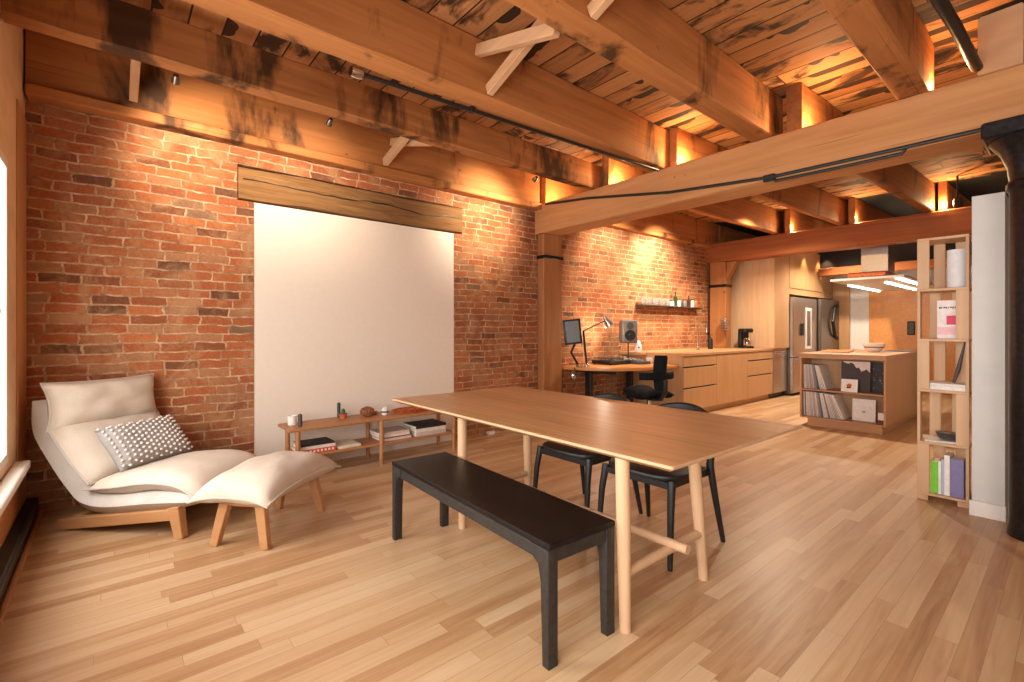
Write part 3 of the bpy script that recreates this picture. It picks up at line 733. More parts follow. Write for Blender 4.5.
t = thing('tablet_arm', 'grey tablet screen in a black frame on an articulated black arm beside the timber post', 'tablet', (.33, 4.665, .745))
MB().tube([(-.01, -.02, .02), (.0, -.17, .20), (.015, -.08, .36)], .016, 8).build('arm', M['black'], t)
MB().box(-.03, .03, -.05, .03, -.0, .05, .006).build('clamp', M['chrome'], t)
mt = Matrix.Translation((.025, -.17, .46)) @ Matrix.Rotation(R(50), 4, 'Z') @ Matrix.Rotation(R(-6), 4, 'Y')
MB().box(-.115, .115, .0, .022, -.16, .16, .03, mt, 3).build('frame', M['black'], t)
MB().box(-.085, .085, -.003, .002, -.135, .135, .001, mt).build('screen', M['screen'], t, label='grey glass screen')
t = thing('desk_lamp', 'jointed metal desk lamp lighting the brick wall above the desk', 'lamp', (.36, 4.76, .745))
MB().lathe([(0, 0), (.035, 0), (.035, .03), (.015, .045), (0, .045)], n=18).build('base', M['chrome'], t)
MB().tube([(0, 0, .04), (-.01, -.02, .22), (-.02, -.04, .47)], .015, 8).build('arm', M['black'], t)
MB().tube([(-.02, -.04, .47), (-.03, .22, .55), (-.03, .42, .61)], .010, 8).build('arm', M['black'], t)
ml = Matrix.Translation((-.03, .45, .615)) @ Vector((.30, .45, -.8)).to_track_quat('-Z', 'Y').to_matrix().to_4x4()
o = MB().lathe([(.0, .07), (.025, .07), (.032, .04), (.05, .0), (.072, -.08), (.069, -.08), (.047, .0), (.0, .03)], n=22, mat=ml).build('lamp_shade', M['steel'], t)
MB().lathe([(0, .022), (.014, .015), (.02, -.008), (.014, -.03), (0, -.035)], n=14, mat=ml).build('bulb', M['lampglow'], o)
t = thing('clamp_pile', 'small tangle of chrome clamps and cable at the left end of the desk', 'clamp', (.30, 4.575, .60))
MB().lathe([(0, 0), (.035, 0), (.045, .03), (.04, .07), (.02, .10), (0, .10)], (0, -.01, 0), 14).build('body', M['chrome'], t)
MB().tube([(.03, -.02, .03), (.05, .0, .09), (.02, -.012, .138)], .008, 8).tube([(.0, -.03, .0), (.05, -.03, -.06), (.0, -.02, -.11)], .006, 8).build('cable', M['black'], t)

t = thing('turntable', 'black record player on the desk against the brick wall', 'turntable', (.235, 5.42, .7455))
MB().box(-.17, .17, -.22, .22, .012, .06, .006).build('plinth', M['black'], t)
for sx in (-.14, .14):
    for sy in (-.19, .19): MB().lathe([(0, 0), (.018, 0), (.018, .012), (0, .012)], (sx, sy, 0), 12).build('foot', M['rubber'], t)
MB().lathe([(0, .061), (.145, .061), (.148, .066), (.145, .082), (0, .082)], (-.01, -.04, 0), 32).build('platter', M['chrome'], t)
MB().lathe([(0, .0825), (.14, .0825), (.14, .086), (0, .086)], (-.01, -.04, 0), 32).build('record', M['black'], t)
MB().tube([(.12, .17, .10), (.10, .05, .105), (.04, .0, .092)], .005, 8).lathe([(0, .06), (.02, .06), (.02, .11), (0, .11)], (.12, .17, 0), 12).build('tonearm', M['steel'], t)
t = thing('audio_mixer', 'flat dark audio mixer beside the record player on the desk', 'mixer', (.44, 5.755, .7455))
MB().prism([(-.15, 0), (.15, 0), (.15, .035), (-.15, .075)], -.11, .11, Matrix.Rotation(R(90), 4, 'X'), .004).build('case', M['darkgrey'], t)
b = MB()
for i in range(4):
    for j in range(4): b.lathe([(0, 0), (.008, 0), (.007, .014), (0, .014)], (-.10+i*.06, -.09+j*.06, .068-i*.008), 10)
b.build('knobs', M['chrome'], t)
t = thing('mug', 'white mug on the desk in front of the ledge', 'mug', (.52, 5.93, .7455))
MB().lathe([(0, 0), (.034, 0), (.038, .008), (.040, .085), (.036, .085), (.034, .01), (0, .008)], n=22).build('cup', M['ceramic'], t)
MB().tube([(.036, 0, .07), (.06, 0, .065), (.063, 0, .035), (.037, 0, .02)], .005, 8).build('handle', M['ceramic'], t)
t = thing('speaker', 'grey studio speaker with two cones on a thin stand by the brick wall', 'speaker', (.22, 5.845, .7455), R(-38))
MB().tube([(0, 0, .008), (0, 0, .29)], .010, 8).lathe([(0, 0), (.06, 0), (.06, .008), (0, .008)], n=20).build('stand', M['black'], t)
MB().box(-.10, .10, -.115, .115, .29, .63, .025, None, 3).build('cabinet', M['grey'], t)
mx = lambda z: Matrix.Translation((.1005, 0, z)) @ Matrix.Rotation(R(90), 4, 'Y')
MB().lathe([(.076, 0), (.079, .006), (.070, .006), (.030, .002), (.024, .006), (0, .009)], n=28, mat=mx(.405)).build('woofer', M['black'], t)
MB().lathe([(.045, 0), (.050, .005), (.044, .005), (.02, .002), (.012, .005), (0, .007)], n=24, mat=mx(.545)).build('tweeter', M['darkgrey'], t)
t = thing('wall_ledge', 'short wooden ledge continuing the counter over the end of the desk', 'shelf', (.2, 5.985, .862))
MB().box(-.19, .2, -.06, .06, 0, .038, .003).build('board', M['veneer_top'], t)
MB().box(-.19, -.17, -.06, .06, -.1165, 0, .002).build('support', M['veneer'], t)
t = thing('smart_speaker', 'small white egg-shaped pod on the ledge under the speaker', 'smart speaker', (.30, 5.985, .9005))
MB().lathe([(0, 0), (.036, 0), (.05, .03), (.052, .06), (.04, .12), (.022, .165), (0, .18)], n=24).build('shell', M['porcelain'], t)
MB().lathe([(0, -.002), (.014, -.002), (.014, .002), (0, .002)], n=16, mat=Matrix.Translation((.033, -.036, .07)) @ Matrix.Rotation(R(-45), 4, 'Z') @ Matrix.Rotation(R(84), 4, 'Y')).build('dial', M['darkgrey'], t)

# black ergonomic stool-chair at the desk
t = thing('office_chair', 'black ergonomic swivel chair with a winged backrest at the desk', 'office chair', (1.24, 4.86, 0), R(-16))
# local +x = towards the backrest side
b = MB(); b.lathe([(0, 0), (.03, 0), (.03, .05), (.0, .05)], (0, 0, .06), 14)
b.tube([(0, 0, .06), (0, 0, .42)], .024, 14); b.build('gas_column', M['chrome'], t)
for k in range(5):
    a = 2*PI*k/5+.3; c, s_ = math.cos(a), math.sin(a)
    o = MB().bar((.02*c, .02*s_, .095), (.29*c, .29*s_, .062), .045, .035, taper=.7).build('base_arm', M['chrome'], t)
    MB().lathe([(0, -.012), (.026, -.012), (.028, 0), (.026, .012), (0, .012)], (.29*c, .29*s_, .029), 14, Matrix.Rotation(a, 4, 'Z') @ Matrix.Rotation(R(90), 4, 'X')).build('caster', M['rubber'], o)
def saddle(p, a, bb):
    p.z += .05*a*a*(1 if a < 0 else .3)-.035*bb*bb; return p
MB().cushion((-.02, 0, .485), (1, 0, 0), (0, 1, 0), .42, .44, .10, 16, 16, .10, .0, 3, .35, saddle).build('seat', M['black_fabric'], t, ang=70)
MB().box(-.10, .14, -.06, .06, .405, .44, .01).build('mechanism', M['black'], t)
b = MB()
def curl(p, a, bb):
    p.x += -.07*bb*bb+.03*a*a; return p
b.cushion((.235, 0, .74), (0, 0, 1), (0, -1, 0), .40, .17, .055, 14, 10, .0, 0, 1, .3, curl)
def wing(p, a, bb):
    p.x += -.10*a*a; return p
b.cushion((.225, 0, .70), (0, 1, 0), (0, 0, -1), .50, .085, .055, 16, 8, .0, 0, 2, .3, wing)
b.build('backrest', M['black_fabric'], t, ang=70)
MB().tube([(.08, 0, .42), (.20, 0, .44), (.265, 0, .52), (.27, 0, .66)], [.022, .026, .03, .03], 12).build('back_stem', M['black'], t)

# ------------------------------------------------------------------ kitchen counter run
def front(name, parent, y0, y1, z0, z1, x=.97):
    return MB().box(x, x+.02, y0, y1, z0, z1, .002).build(name, M['veneer'], parent)
def cabinet(y0, y1, label, gaps=None, end=False):
    t = thing('base_cabinet', label, 'cabinet', (.5, (y0+y1)/2, 0), 0, 'base cabinets along the brick wall')
    h = (y1-y0)/2
    MB().box(-.46, .469, -h, h, .09, .862, .002).build('carcass', M['veneer'], t)
    MB().box(-.46, .42, -h+.002, h-.002, 0, .09, .001).build('plinth', M['veneer'], t)
    if gaps:
        zs = [.095]+list(gaps)+[.858]
        for z0, z1 in zip(zs, zs[1:]):
            top = z1 < .85
            f = MB().box(.47, .49, -h+.0015, h-.0015, z0, z1-(.022 if top else .004), .002).build('drawer', M['veneer'], t)
            if top: MB().box(.468, .474, -h+.03, h-.04, z1-.0225, z1-.001, 0).build('handle_groove', M['black'], f)
    else:
        MB().box(.47, .49, -h+.0015, -.002, .095, .855, .002).build('door', M['veneer'], t); MB().box(.47, .49, .002, h-.0015, .095, .855, .002).build('door', M['veneer'], t)
    return t
cabinet(6.05, 6.99, 'wooden drawer cabinet at the desk end of the kitchen counter', (.42, .715))
cabinet(6.992, 8.04, 'plain two-door wooden cabinet in the middle of the kitchen counter')
cabinet(8.042, 9.04, 'wooden drawer cabinet next to the steel dishwasher', (.47, .725))
MB().box(.02, 1.0, 6.05, 9.66, .8625, .90, .003).build('countertop', M['veneer_top'], loc=(.5, 7.8, .88), **tg('long wooden countertop of the kitchen run along the brick wall', 'countertop'))
t = thing('dishwasher', 'stainless steel dishwasher at the far end of the kitchen counter', 'dishwasher', (.55, 9.345, 0))
MB().box(-.5, .43, -.298, .298, .09, .860, .003).build('body', M['steel'], t); MB().box(-.5, .38, -.298, .298, 0, .09, 0).build('kick_plate', M['black'], t)
MB().box(.431, .45, -.296, .296, .10, .855, .004).build('door', M['steel'], t); MB().tube([(.47, -.25, .80), (.475, 0, .80), (.47, .25, .80)], .010, 10).build('handle', M['chrome'], t)
# tall cupboard standing on the counter end: grooved side panel
t = thing('tall_cupboard', 'tall pale wood cupboard with a grooved side standing on the counter end', 'cupboard', (.55, 9.33, .9005))
MB().box(-.5, .47, -.30, .325, 0, 1.845, .002).build('carcass', M['veneer'], t)
b = MB()
for k in range(8): b.box(-.5+k*.1215, -.5+k*.1215+.1205, -.322, -.301, 0, 1.845, .004)
b.build('grooved_side', M['ply'], t, label='pale vertically grooved side panel'); MB().box(.471, .49, -.322, .325, .002, 1.845, .002).build('door', M['veneer'], t)
t = thing('over_fridge_cabinet', 'wooden cupboard above the two refrigerators', 'cupboard', (.55, 10.92, 2.02))
MB().box(-.5, .47, -1.25, 1.25, 0, .78, .002).build('carcass', M['veneer'], t)
for k in range(3): MB().box(.471, .49, -1.25+k*.833+.002, -1.25+(k+1)*.833-.002, .0, .78, .002).build('door', M['veneer'], t)
MB().box(.06, 1.03, 9.668, 12.17, 1.90, 2.0195, .002).build('bridge_board', M['veneer'], loc=(.55, 10.9, 1.96), **tg('wooden board spanning over the refrigerators under the cupboard', 'board'))
t = thing('refrigerator', 'stainless steel refrigerator with a long pale handle strip', 'refrigerator', (.6, 10.29, 0))
MB().box(-.52, .44, -.61, .63, .03, 1.84, .006).build('body', M['dark_steel'], t)
MB().box(.441, .50, -.615, .62, .72, 1.845, .010).build('door', M['steel'], t); MB().box(.441, .50, -.615, .62, .05, .71, .010).build('freezer_drawer', M['steel'], t)
MB().box(.5005, .512, -.02, .30, .86, 1.66, .004).build('dispenser_panel', M['ceramic'], t); MB().box(.5125, .516, .05, .23, .92, 1.60, .002).build('dispenser_recess', M['grey'], t)
MB().box(.5005, .535, -.25, -.16, 1.12, 1.36, .01).build('handle', M['black'], t); MB().tube([(.52, -.55, .66), (.55, 0, .66), (.52, .55, .66)], .014, 10).build('drawer_handle', M['chrome'], t)
t = thing('wine_refrigerator', 'dark steel tall refrigerator with a curved black handle', 'refrigerator', (.6, 11.515, 0))
MB().box(-.52, .50, -.59, .59, .03, 1.86, .006).build('body', M['black'], t)
MB().box(.501, .56, -.55, .59, .05, 1.86, .006).build('door', M['dark_steel'], t)
MB().tube([(.57, .45, 1.75), (.60, .15, 1.68), (.61, .0, 1.40), (.60, .15, 1.12), (.57, .45, 1.05)], .03, 10).build('handle', M['black'], t)

# things on the counter
t = thing('kitchen_tap', 'tall slim chrome kitchen tap on the counter by the brick wall', 'tap', (.42, 7.48, .9005))
MB().lathe([(0, 0), (.028, 0), (.026, .012), (.014, .02), (0, .02)], n=18).build('base', M['chrome'], t)
MB().tube([(0, 0, .015), (0, 0, .34), (.02, 0, .385), (.07, 0, .41), (.13, 0, .39), (.15, 0, .33), (.15, 0, .29)], .011, 12).build('spout', M['chrome'], t)
MB().tube([(0, .02, .05), (.0, .07, .075)], .006, 8).build('lever', M['chrome'], t)
t = thing('soap_bottle', 'dark soap bottle on the counter right of the tap', 'bottle', (.42, 7.90, .9005))
MB().lathe([(0, 0), (.038, 0), (.04, .01), (.04, .16), (.03, .185), (.013, .195), (.013, .21), (0, .21)], n=20).build('body', M['black'], t)
MB().tube([(0, 0, .21), (0, 0, .25), (.04, 0, .255)], .006, 8).build('pump', M['darkgrey'], t)
t = thing('utensil_basket', 'round wire basket with glass jar hung on the timber post above the counter', 'basket', (.40, 8.46, 1.22))
b = MB()
for k in range(5):
    z = .02+k*.045; b.tube([(.075*math.cos(2*PI*i/20), .055*math.sin(2*PI*i/20), z) for i in range(21)], .004, 6, False)
for k in range(10):
    a = 2*PI*k/10; b.tube([(.075*math.cos(a), .055*math.sin(a), .02), (.075*math.cos(a), .055*math.sin(a), .20)], .003, 6)
b.build('wire_frame', M['steel'], t); MB().lathe([(0, .02), (.045, .02), (.05, .04), (.05, .22), (.047, .22), (.047, .04), (0, .028)], n=18).build('jar', M['glass'], t)
t = thing('coffee_maker', 'black coffee maker with a chrome side on the counter by the grooved panel', 'coffee maker', (.62, 8.80, .9005), R(-30))
MB().box(-.10, .10, -.10, .10, 0, .04, .012).build('base', M['black'], t); MB().box(-.10, -.03, -.09, .09, .04, .30, .01).build('tower', M['black'], t)
MB().box(-.10, .10, -.095, .095, .28, .355, .02).build('head', M['black'], t)
MB().lathe([(0, .042), (.06, .042), (.068, .07), (.062, .15), (.045, .185), (.0, .186)], (.03, 0, 0), 20).build('carafe', M['chrome'], t)
MB().tube([(.07, -.05, .07), (.11, -.08, .09), (.11, -.08, .15), (.07, -.05, .17)], .009, 8).build('handle', M['black'], t)

# glass shelf
t = thing('wall_shelf', 'thin dark metal shelf on the brick wall holding glasses and bottles', 'shelf', (0, 7.25, 1.615))
MB().box(.005, .14, -.93, .93, 0, .016, .002).build('shelf_board', M['dark_steel'], t)
for y in (-.9, 0, .9): MB().box(.002, .012, y-.015, y+.015, -.08, .05, .001).box(.004, .13, y-.006, y+.006, -.016, 0, .001).build('bracket', M['dark_steel'], t)
ZS = 1.6315
def tumbler(loc, lab=None):
    t = thing('drinking_glass', lab, 'glass', loc, 0, 'glasses on the wall shelf')
    MB().lathe([(0, 0), (.030, 0), (.036, .11), (.034, .11), (.029, .006), (0, .006)], n=18).build('tumbler', M['frosted'], t); return t
gy = [6.42, 6.52, 6.62, 6.72, 6.82, 6.92, 7.02, 7.12]
ORD = ['first', 'second', 'third', 'fourth', 'fifth', 'sixth', 'seventh', 'eighth']
g0 = tumbler((.075, gy[0], ZS), 'first clear drinking glass from the left on the wall shelf')
for k in range(1, 8): dup(g0, (.07+.012*(k % 2), gy[k], ZS), label=ORD[k]+' clear drinking glass from the left on the wall shelf')
def bottle(loc, mat, h, r, lab, capm='black', g='bottles on the wall shelf'):
    t = thing('bottle', lab, 'bottle', loc, 0, g)
    MB().lathe([(0, 0), (r, 0), (r, h*.55), (r*.85, h*.66), (r*.35, h*.74), (r*.33, h*.95), (0, h*.95)], n=18).build('body', M[mat], t)
    MB().lathe([(0, h*.95), (r*.38, h*.95), (r*.38, h), (0, h)], n=14).build('cap', M[capm], t)
    return t
bottle((.08, 7.36, ZS), 'green_glass', .25, .034, 'dark green bottle on the wall shelf right of the glasses')
bottle((.075, 7.80, ZS), 'brown_glass', .20, .036, 'brown bottle on the wall shelf near the timber post')
bottle((.08, 8.02, ZS), 'copper', .16, .04, 'pinkish copper flask at the right end of the wall shelf', 'brown_glass')
def jar(loc, mat, h, r, lab, lid='black'):
    t = thing('jar', lab, 'jar', loc, 0, 'jars on the wall shelf')
    MB().lathe([(0, 0), (r, 0), (r*1.05, h*.1), (r*1.05, h*.75), (r*.85, h*.85), (0, h*.86)], n=18).build('body', M[mat], t); MB().lathe([(0, h*.86), (r*.9, h*.86), (r*.9, h), (0, h)], n=16).build('lid', M[lid], t)
jar((.075, 7.255, ZS), 'ceramic', .10, .035, 'white jar on the wall shelf between the glasses and the green bottle')
jar((.075, 7.47, ZS), 'ceramic', .12, .036, 'white jar on the wall shelf right of the green bottle')
jar((.075, 7.66, ZS), 'grey', .13, .04, 'grey jar with black lid on the wall shelf left of the brown bottle')
jar((.075, 7.91, ZS), 'ceramic', .14, .034, 'white jar with dark lid right of the brown bottle on the wall shelf', 'brown_glass')

# ------------------------------------------------------------------ island with records
t = thing('kitchen_island', 'oak kitchen island with open record shelves at its end', 'island', (2.62, 7.8, 0))
X0, X1, Y0, Y1 = -.45, .45, -.95, 1.05
MB().box(X0+.08, X1-.04, Y0+.03, Y1-.05, 0, .10, .002).build('plinth', M['veneer_x'], t)
MB().box(X0, X1, Y0+.36, Y1, .10, .868, .002).build('body', M['veneer'], t)
MB().box(X0, X0+.02, Y0, Y0+.36, .10, .868, .002).build('side_panel', M['veneer'], t); MB().box(X1-.02, X1, Y0, Y0+.36, .10, .868, .002).build('side_panel', M['veneer'], t)
MB().box(X0+.02, X1-.02, Y0, Y0+.36, .10, .118, .002).build('shelf', M['veneer_x'], t); MB().box(X0+.02, X1-.02, Y0+.01, Y0+.36, .452, .470, .002).build('shelf', M['veneer_x'], t)
MB().box(X0-.005, X1+.005, Y0-.01, Y1+.01, .868, .93, .003).build('worktop', M['veneer_x'], t)
MB().box(.10, .42, .45, .95, .9302, .936, .002).build('cooktop', M['black'], t, label='black glass cooktop')
SP = [(238, 232, 226), (226, 220, 212), (242, 238, 232), (214, 202, 190), (150, 164, 172), (234, 214, 198), (236, 230, 222), (120, 134, 146), (216, 172, 156), (242, 238, 230), (206, 202, 198), (108, 112, 120), (230, 228, 226), (196, 160, 146), (236, 232, 216), (196, 206, 214)]
WORD = 'first second third fourth fifth sixth seventh eighth ninth tenth eleventh twelfth thirteenth fourteenth fifteenth sixteenth seventeenth eighteenth nineteenth twentieth'.split()
WORD += ['twenty-'+w for w in 'first second third fourth fifth sixth seventh'.split()]
def lps(n, x, z, lean0, lean1, row, g, pitch):
    for k in range(n):
        le = lean0+(lean1-lean0)*(k/(n-1))**1.5
        th = pitch*.72; b = MB(); m = Matrix.Rotation(-le, 4, 'Y')
        b.box(0, th, -.155, .155, 0, .312, .0008, m)
        o = b.build('record_sleeve', colmat(SP[(k*7+row*5) % len(SP)] if k < n-2 else (244, 240, 234)), **tg(WORD[k]+' record sleeve from the left on the %s island shelf' % ('upper' if row else 'lower'), 'record', g))
        o.location = (x, 7.05, z+.001); le2 = lean0+(lean1-lean0)*((k+1)/(n-1))**1.5; x += pitch/math.cos(le)+.316*(math.sin(le2)-math.sin(le))
lps(15, 2.205, .4705, .02, .28, 1, 'records on the upper island shelf', .0115)
lps(26, 2.205, .1185, .02, .36, 0, 'records on the lower island shelf', .0128)
# big album covers and frames, leaning on the shelf back
def panel(name, loc, w, h, th, lean, mat, label, cat, g=None):
    t = thing(name, label, cat, loc, 0, g); t.rotation_euler = (-lean, 0, 0)
    MB().box(-w/2, w/2, 0, th, 0, h, .002).build('backing' if cat != 'record' else 'sleeve', mat, t); return t
t = panel('album_cover', (2.745, 6.97, .4712), .30, .375, .006, .05, colmat((66, 54, 52)), 'dark album cover with a pale cloud shape on the upper island shelf', 'album cover')
b = MB(); b.prism([(-.13, .36), (-.05, .33), (-.02, .27), (.03, .30), (.06, .25), (.11, .28), (.145, .24), (.145, .37), (-.13, .37)], 0, .001, Matrix.Translation((0, -.0005, 0)) @ Matrix.Rotation(R(90), 4, 'X'))
b.build('pale_shape', colmat((226, 214, 206)), t, label='pale cloud shape')
MB().prism([(-.06, .30), (-.09, .33), (-.05, .355), (-.02, .34), (.0, .30), (.04, .27), (-.03, .27)], .0012, .002, Matrix.Translation((0, -.0005, 0)) @ Matrix.Rotation(R(90), 4, 'X')).build('dark_shape', colmat((66, 54, 52)), t, label='dark figure shape')
t = panel('album_cover', (2.965, 7.03, .4712), .155, .36, .006, .05, colmat((52, 46, 48)), 'black speckled album cover at the right end of the upper island shelf', 'album cover')
b = MB()
for k in range(16): b.lathe([(0, 0), (random.uniform(.003, .008), 0), (0, .001)], (random.uniform(-.06, .06), -.0006, random.uniform(.03, .33)), 8, Matrix.Rotation(R(90), 4, 'X'))
b.build('speckles', colmat((150, 136, 130)), t)
t = panel('picture_frame', (2.70, 6.895, .4712), .17, .155, .012, .10, M['ceramic'], 'small white picture frame in front of the dark album cover', 'picture frame')
MB().box(-.06, .06, -.001, .0005, .025, .13, 0).build('print', colmat((238, 228, 218)), t)
MB().prism([(-.02, .05), (.02, .05), (.025, .09), (.0, .105), (-.03, .085)], 0, .001, Matrix.Translation((0, -.0012, 0)) @ Matrix.Rotation(R(90), 4, 'X')).build('motif', colmat((190, 96, 60)), t, label='orange motif'); MB().prism([(-.03, .045), (.015, .045), (.01, .06), (-.025, .062)], .001, .002, Matrix.Translation((0, -.0012, 0)) @ Matrix.Rotation(R(90), 4, 'X')).build('motif', colmat((40, 36, 40)), t, label='black motif')
t = panel('picture_frame', (2.82, 7.0, .1192), .235, .265, .014, .08, M['ceramic'], 'square white framed picture on the lower island shelf', 'picture frame')
MB().box(-.095, .095, -.001, .0005, .035, .23, 0).build('print', colmat((240, 234, 226)), t); MB().prism([(-.01, .10), (.02, .105), (.015, .125), (-.015, .12)], 0, .001, Matrix.Translation((0, -.0012, 0)) @ Matrix.Rotation(R(90), 4, 'X')).build('motif', colmat((150, 140, 132)), t)
t = panel('card', (3.005, 6.93, .1192), .055, .13, .006, .06, M['ceramic'], 'small white and brown card at the right end of the lower island shelf', 'card')
MB().box(-.026, .026, -.001, .0005, .002, .045, 0).build('band', colmat((110, 50, 44)), t, label='dark red lower band')
t = thing('bowl', 'white bowl on the kitchen island', 'bowl', (2.73, 7.86, .9302))
MB().lathe([(0, 0), (.062, 0), (.066, .012), (.098, .04), (.120, .10), (.122, .122), (.117, .122), (.095, .05), (.05, .02), (0, .018)], n=32).build('bowl', M['ceramic'], t); MB().lathe([(.1070, .060), (.1085, .062), (.1130, .075), (.1110, .075)], n=32).build('stripe', M['grey'], t, label='grey stripe')
t = thing('cutting_board', 'thin wooden board lying on the kitchen island', 'board', (2.38, 7.6, .9302), R(10))
MB().box(-.16, .16, -.35, .35, 0, .02, .006).build('board', M['copper'] if False else M['desk'], t); MB().lathe([(0, .0205), (.016, .0205), (.016, .0215), (0, .0215)], (0, -.30, 0), 14).build('hole', M['black'], t)

# range hood with light strips
t = thing('range_hood', 'ceiling range hood with steel chimney and glowing light strips over the island', 'range hood', (2.4, 9.9, 2.0))
MB().box(-.13, .22, -.75, -.35, .14, .825, .004).build('chimney', M['steel'], t)
MB().box(-.30, .22, -.85, .0, .05, .14, .02).build('body', M['copper'], t, label='brown metal hood body')
MB().box(-.50, .45, -.95, 1.95, .012, .05, .004).build('canopy', M['white'], t)
for x, y0, y1 in ((-.46, -.10, 1.85), (.09, -.25, 1.9), (.36, -.93, .6)):
    MB().box(x-.02, x+.02, y0, y1, -.008, .011, .003).build('light_strip', M['led'], t, label='glowing white light strip')

# far wall panels
MB().box(1.02, 1.34, 12.12, 12.198, 0, 2.34, .004).build('wood_cladding', M['veneer'], loc=(1.18, 12.15, 0), **tg('tall narrow wood panel on the far wall beside the dark refrigerator', 'wall panel'))
MB().box(1.68, 3.6, 12.15, 12.198, 0, 2.08, .004).build('wood_cladding', M['desk'], loc=(2.6, 12.17, 0), **tg('wide orange-brown wood wall panel behind the kitchen island', 'wall panel'))
t = thing('intercom', 'black intercom handset on the wood wall panel behind the island', 'intercom', (2.37, 12.1505, 1.25)); MB().box(-.06, .06, -.03, 0, -.12, .15, .012).build('housing', M['black'], t); MB().box(-.045, .045, -.04, -.0305, -.10, .13, .008).build('handset', M['darkgrey'], t)

# ------------------------------------------------------------------ slim shelf tower
t = thing('shelf_tower', 'slim open plywood shelf tower beside the white partition', 'shelf tower', (3.882, 4.635, 0))
LV = [.055, .425, .80, 1.165, 1.525, 1.89]; H = .138; Q = .135; T = .018
for z in LV: MB().box(-H, H, -Q, Q, z-T, z, .002).build('shelf', M['ply'], t)
for k, (z0, z1) in enumerate(zip(LV, LV[1:])):
    z1 -= T+.0003; odd = k % 2 == 0
    u = [(-H, -H+.068, -Q, -Q+T), (H-T, H, -Q, -Q+.068), (-H+.055, -H+.12, Q-T, Q), (H-.10, H-.035, Q-T, Q)] if odd else [(-H, -H+T, -Q, -Q+.068), (H-.068, H, -Q, -Q+T), (-H+.03, -H+.095, Q-T, Q), (H-.12, H-.055, Q-T, Q)]
    for x0, x1, y0, y1 in u: MB().box(x0, x1, y0, y1, z0+.0003, z1, .002).build('upright', M['ply'], t)
for sx in (-1, 1):
    for sy in (-1, 1): MB().box(sx*(H-.03)-.03, sx*(H-.03)+.03, sy*(Q-.01)-.01, sy*(Q-.01)+.01, 0, .036, .002).build('foot', M['ply'], t)
TX, TY = 3.882, 4.635
t = thing('cylinder_vase', 'frosted white cylinder vase in the top compartment of the shelf tower', 'vase', (TX+.065, TY+.0, 1.8905-.365))
MB().lathe([(0, 0), (.058, 0), (.060, .01), (.060, .275), (.057, .275), (.057, .012), (0, .010)], n=32).build('cylinder', M['porcelain'], t)
t = book((TX-.04, TY-.06, 1.1655), .275, .11, .022, 0, (236, 224, 220), 'white book with a pink square facing out from the shelf tower', None, True)
for c in list(t.children): bpy.data.objects.remove(c)
MB().box(0, .115, 0, .016, 0, .275, .002).build('cover', colmat((236, 226, 222)), t); MB().box(.003, .113, .0165, .02, .003, .272, 0).build('pages', M['paper'], t)
MB().box(.052, .105, -.001, .0005, .10, .165, 0).build('pink_square', colmat((214, 64, 104)), t, label='pink square'); MB().box(.004, .111, -.0008, .0005, .03, .085, 0).build('pink_band', colmat((238, 190, 196)), t, label='pale pink band')
b = MB()
for k, w in enumerate((.011, .007, .012, .008, .006, .011, .009, .008)): b.box(.012+k*.0118, .012+k*.0118+w*.8, -.001, .0005, .215+(k % 3)*.002, .229, 0)
b.build('title_marks', colmat((60, 52, 56)), t, label='row of small dark title letters')
for k, (th, col, lab) in enumerate(((.026, (236, 230, 222), 'white magazine, lower of the pair lying in the middle of the shelf tower'), (.020, (226, 220, 214), 'white magazine, upper of the pair lying in the middle of the shelf tower'))):
    book((TX+.012, TY-.015, .8005+k*.0265), .21, .20, th, 0, col, lab, 'books in the shelf tower')
t = thing('umbrella', 'dark slender folded umbrella leaning in the middle of the shelf tower', 'umbrella', (TX+.075, TY-.02, .848))
MB().tube([(-.03, 0, .004), (-.005, 0, .10), (.025, 0, .27)], [.008, .014, .006], 10).build('canopy', M['darkgrey'], t); MB().tube([(.025, 0, .27), (.028, 0, .295)], .005, 8).build('handle', M['brown_glass'], t)
book((TX-.02, TY-.01, .4255), .20, .22, .012, R(12), (222, 216, 208), 'pale magazine under the dark dishes in the shelf tower', 'books in the shelf tower')
d0 = None
for k in range(4):
    lab = ['lowest dark grey dish of the stack in the shelf tower', 'second dark grey dish up in the shelf tower stack', 'third dark grey dish up in the shelf tower stack', 'topmost dark grey dish of the stack in the shelf tower'][k]
    if d0 is None:
        d0 = thing('dish', lab, 'dish', (TX+.015, TY-.02, .4382), 0, 'dark dishes in the shelf tower')
        MB().lathe([(0, 0), (.032, 0), (.045, .005), (.058, .014), (.059, .017), (.045, .010), (0, .008)], n=26).build('plate', M['grey'], d0)
    else: dup(d0, (TX+.015-.004*k, TY-.02, .4382+k*.0115), label=lab)
bx = TX-.068
for w, th, d, col, lab in ((.225, .040, .16, (120, 206, 52), 'bright green book at the left of the lowest tower compartment'), (.235, .016, .17, (240, 236, 230), 'thin white book right of the green one in the shelf tower'), (.25, .014, .17, (176, 194, 206), 'pale blue book in the lowest tower compartment'),
                           (.285, .030, .18, (238, 232, 226), 'taller white book left of the purple one in the shelf tower'), (.265, .072, .18, (128, 122, 168), 'thick purple book in the lowest tower compartment')):
    book((bx, TY-.02, .0555), w, d, th, 0, col, lab, 'books in the shelf tower', True); bx += th+.0012

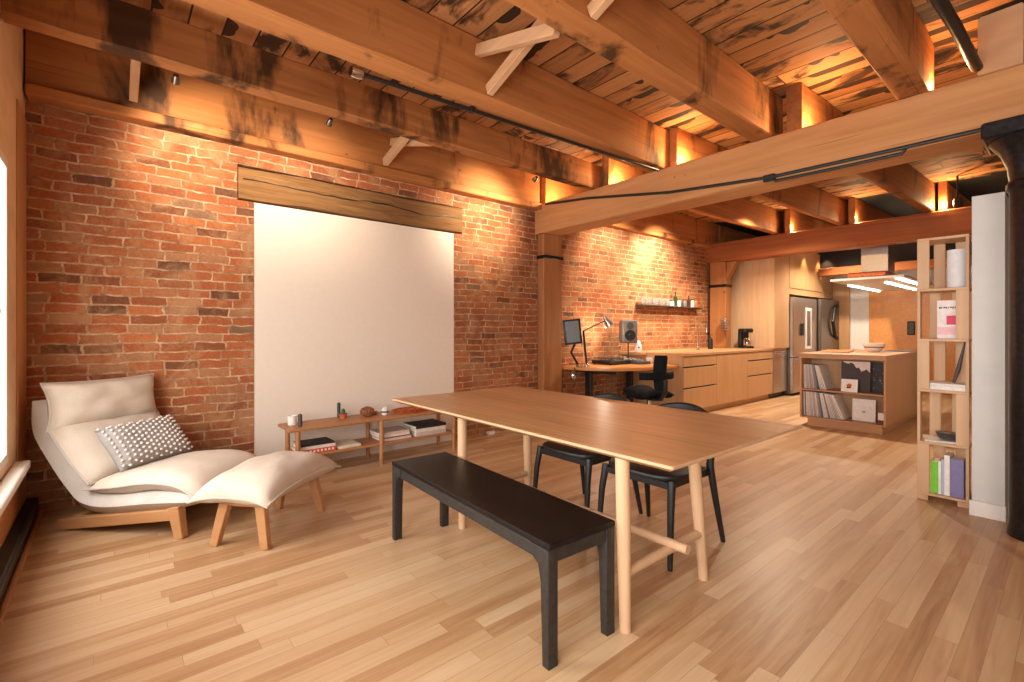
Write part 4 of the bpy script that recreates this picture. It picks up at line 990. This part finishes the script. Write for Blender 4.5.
# ------------------------------------------------------------------ light
def light(name, typ, loc, energy, color, rot=(0, 0, 0), **kw):
    d = bpy.data.lights.new(name, typ); d.energy = energy; d.color = color
    for k, v in kw.items(): setattr(d, k, v)
    o = bpy.data.objects.new(name, d); COL.objects.link(o); o.location = loc; o.rotation_euler = rot; return o
def aim(o, tgt): o.rotation_euler = (Vector(tgt)-o.location).to_track_quat('-Z', 'Y').to_euler()
DAY = (1, .965, .915); WARM = (1, .66, .32); WARM2 = (1, .84, .64)
w = bpy.data.worlds.new('World'); S.world = w; w.use_nodes = True
bg = w.node_tree.nodes['Background']; bg.inputs[0].default_value = (.86, .95, 1, 1); bg.inputs[1].default_value = WORLD
for k, (x0, x1) in enumerate(WIN):
    light('window_daylight', 'AREA', ((x0+x1)/2, -.66, (WZ0+WZ1)/2), E_WIN*(.66, .98, .62)[k], DAY, (R(90), 0, 0), shape='RECTANGLE', size=x1-x0-.1, size_y=WZ1-WZ0-.1).rotation_euler = (R(90), 0, 0)
for (x, y, ty, e) in ((.87, .31, .62, 17), (.87, 1.27, 1.40, 8), (.87, 3.40, 3.30, 24)):
    o = light('joist_spot', 'SPOT', (x-.06, y, 2.76), e*E_SPOT, WARM2, spot_size=R(92), spot_blend=.9, shadow_soft_size=.03); aim(o, (0, ty, 2.56))
for (x, y, e) in ((.80, 6.6, 55), (.80, 5.5, 25)):
    o = light('joist_spot', 'SPOT', (x, y, 2.78), e*E_SPOT, WARM2, spot_size=R(110), spot_blend=.8, shadow_soft_size=.03); aim(o, (0, y+.2, 2.05))
for (x, y, z, e) in ((2.08, 4.30, 2.90, 1), (3.22, 4.32, 2.90, 1.2), (1.25, 4.34, 2.90, .8), (.33, 4.36, 2.90, 1), (1.48, 8.55, 2.9, 1.2), (2.36, 8.55, 2.9, 1.2), (3.36, 8.5, 2.9, 1.2), (3.9, 4.34, 2.9, .5)):
    light('girder_uplight', 'POINT', (x, y, z), e*E_UP, WARM, shadow_soft_size=.02)
light('desk_lamp_light', 'POINT', (.26, 5.24, 1.24), 9, WARM2, shadow_soft_size=.04)
for y in (10.4, 11.2):
    o = light('cupboard_downlight', 'SPOT', (1.16, y, 2.78), 26, WARM, spot_size=R(80), spot_blend=.6, shadow_soft_size=.02); o.rotation_euler = (0, 0, 0)
for (x, y, e) in ((1.65, 7.4, 2.0), (1.7, 10.3, 1.6)):  # added fill spots without fixtures, unseen, to brighten the kitchen
    light('kitchen_fill', 'SPOT', (x, y, 3.05), e*E_FILL*4, WARM2, spot_size=R(140), spot_blend=.6, shadow_soft_size=.06)
# ------------------------------------------------------------------ camera
cd = bpy.data.cameras.new('camera'); cam = bpy.data.objects.new('camera', cd); COL.objects.link(cam)
cam.location = (4.5, 0, 1.228); cam.rotation_euler = (R(90), 0, math.atan2(566, 476))
cd.sensor_width = 36; cd.sensor_fit = 'HORIZONTAL'; cd.lens = 476/1024*36; cd.shift_y = -11/1024; cd.clip_start = .05
S.camera = cam
vs = S.view_settings; vs.view_transform = 'Standard'; vs.look = 'None'; vs.gamma = 1; vs.use_curve_mapping = False; vs.exposure = EXPO
S.cycles.use_denoising = True; S.cycles.max_bounces = 8; S.cycles.diffuse_bounces = 5; S.cycles.sample_clamp_indirect = 6
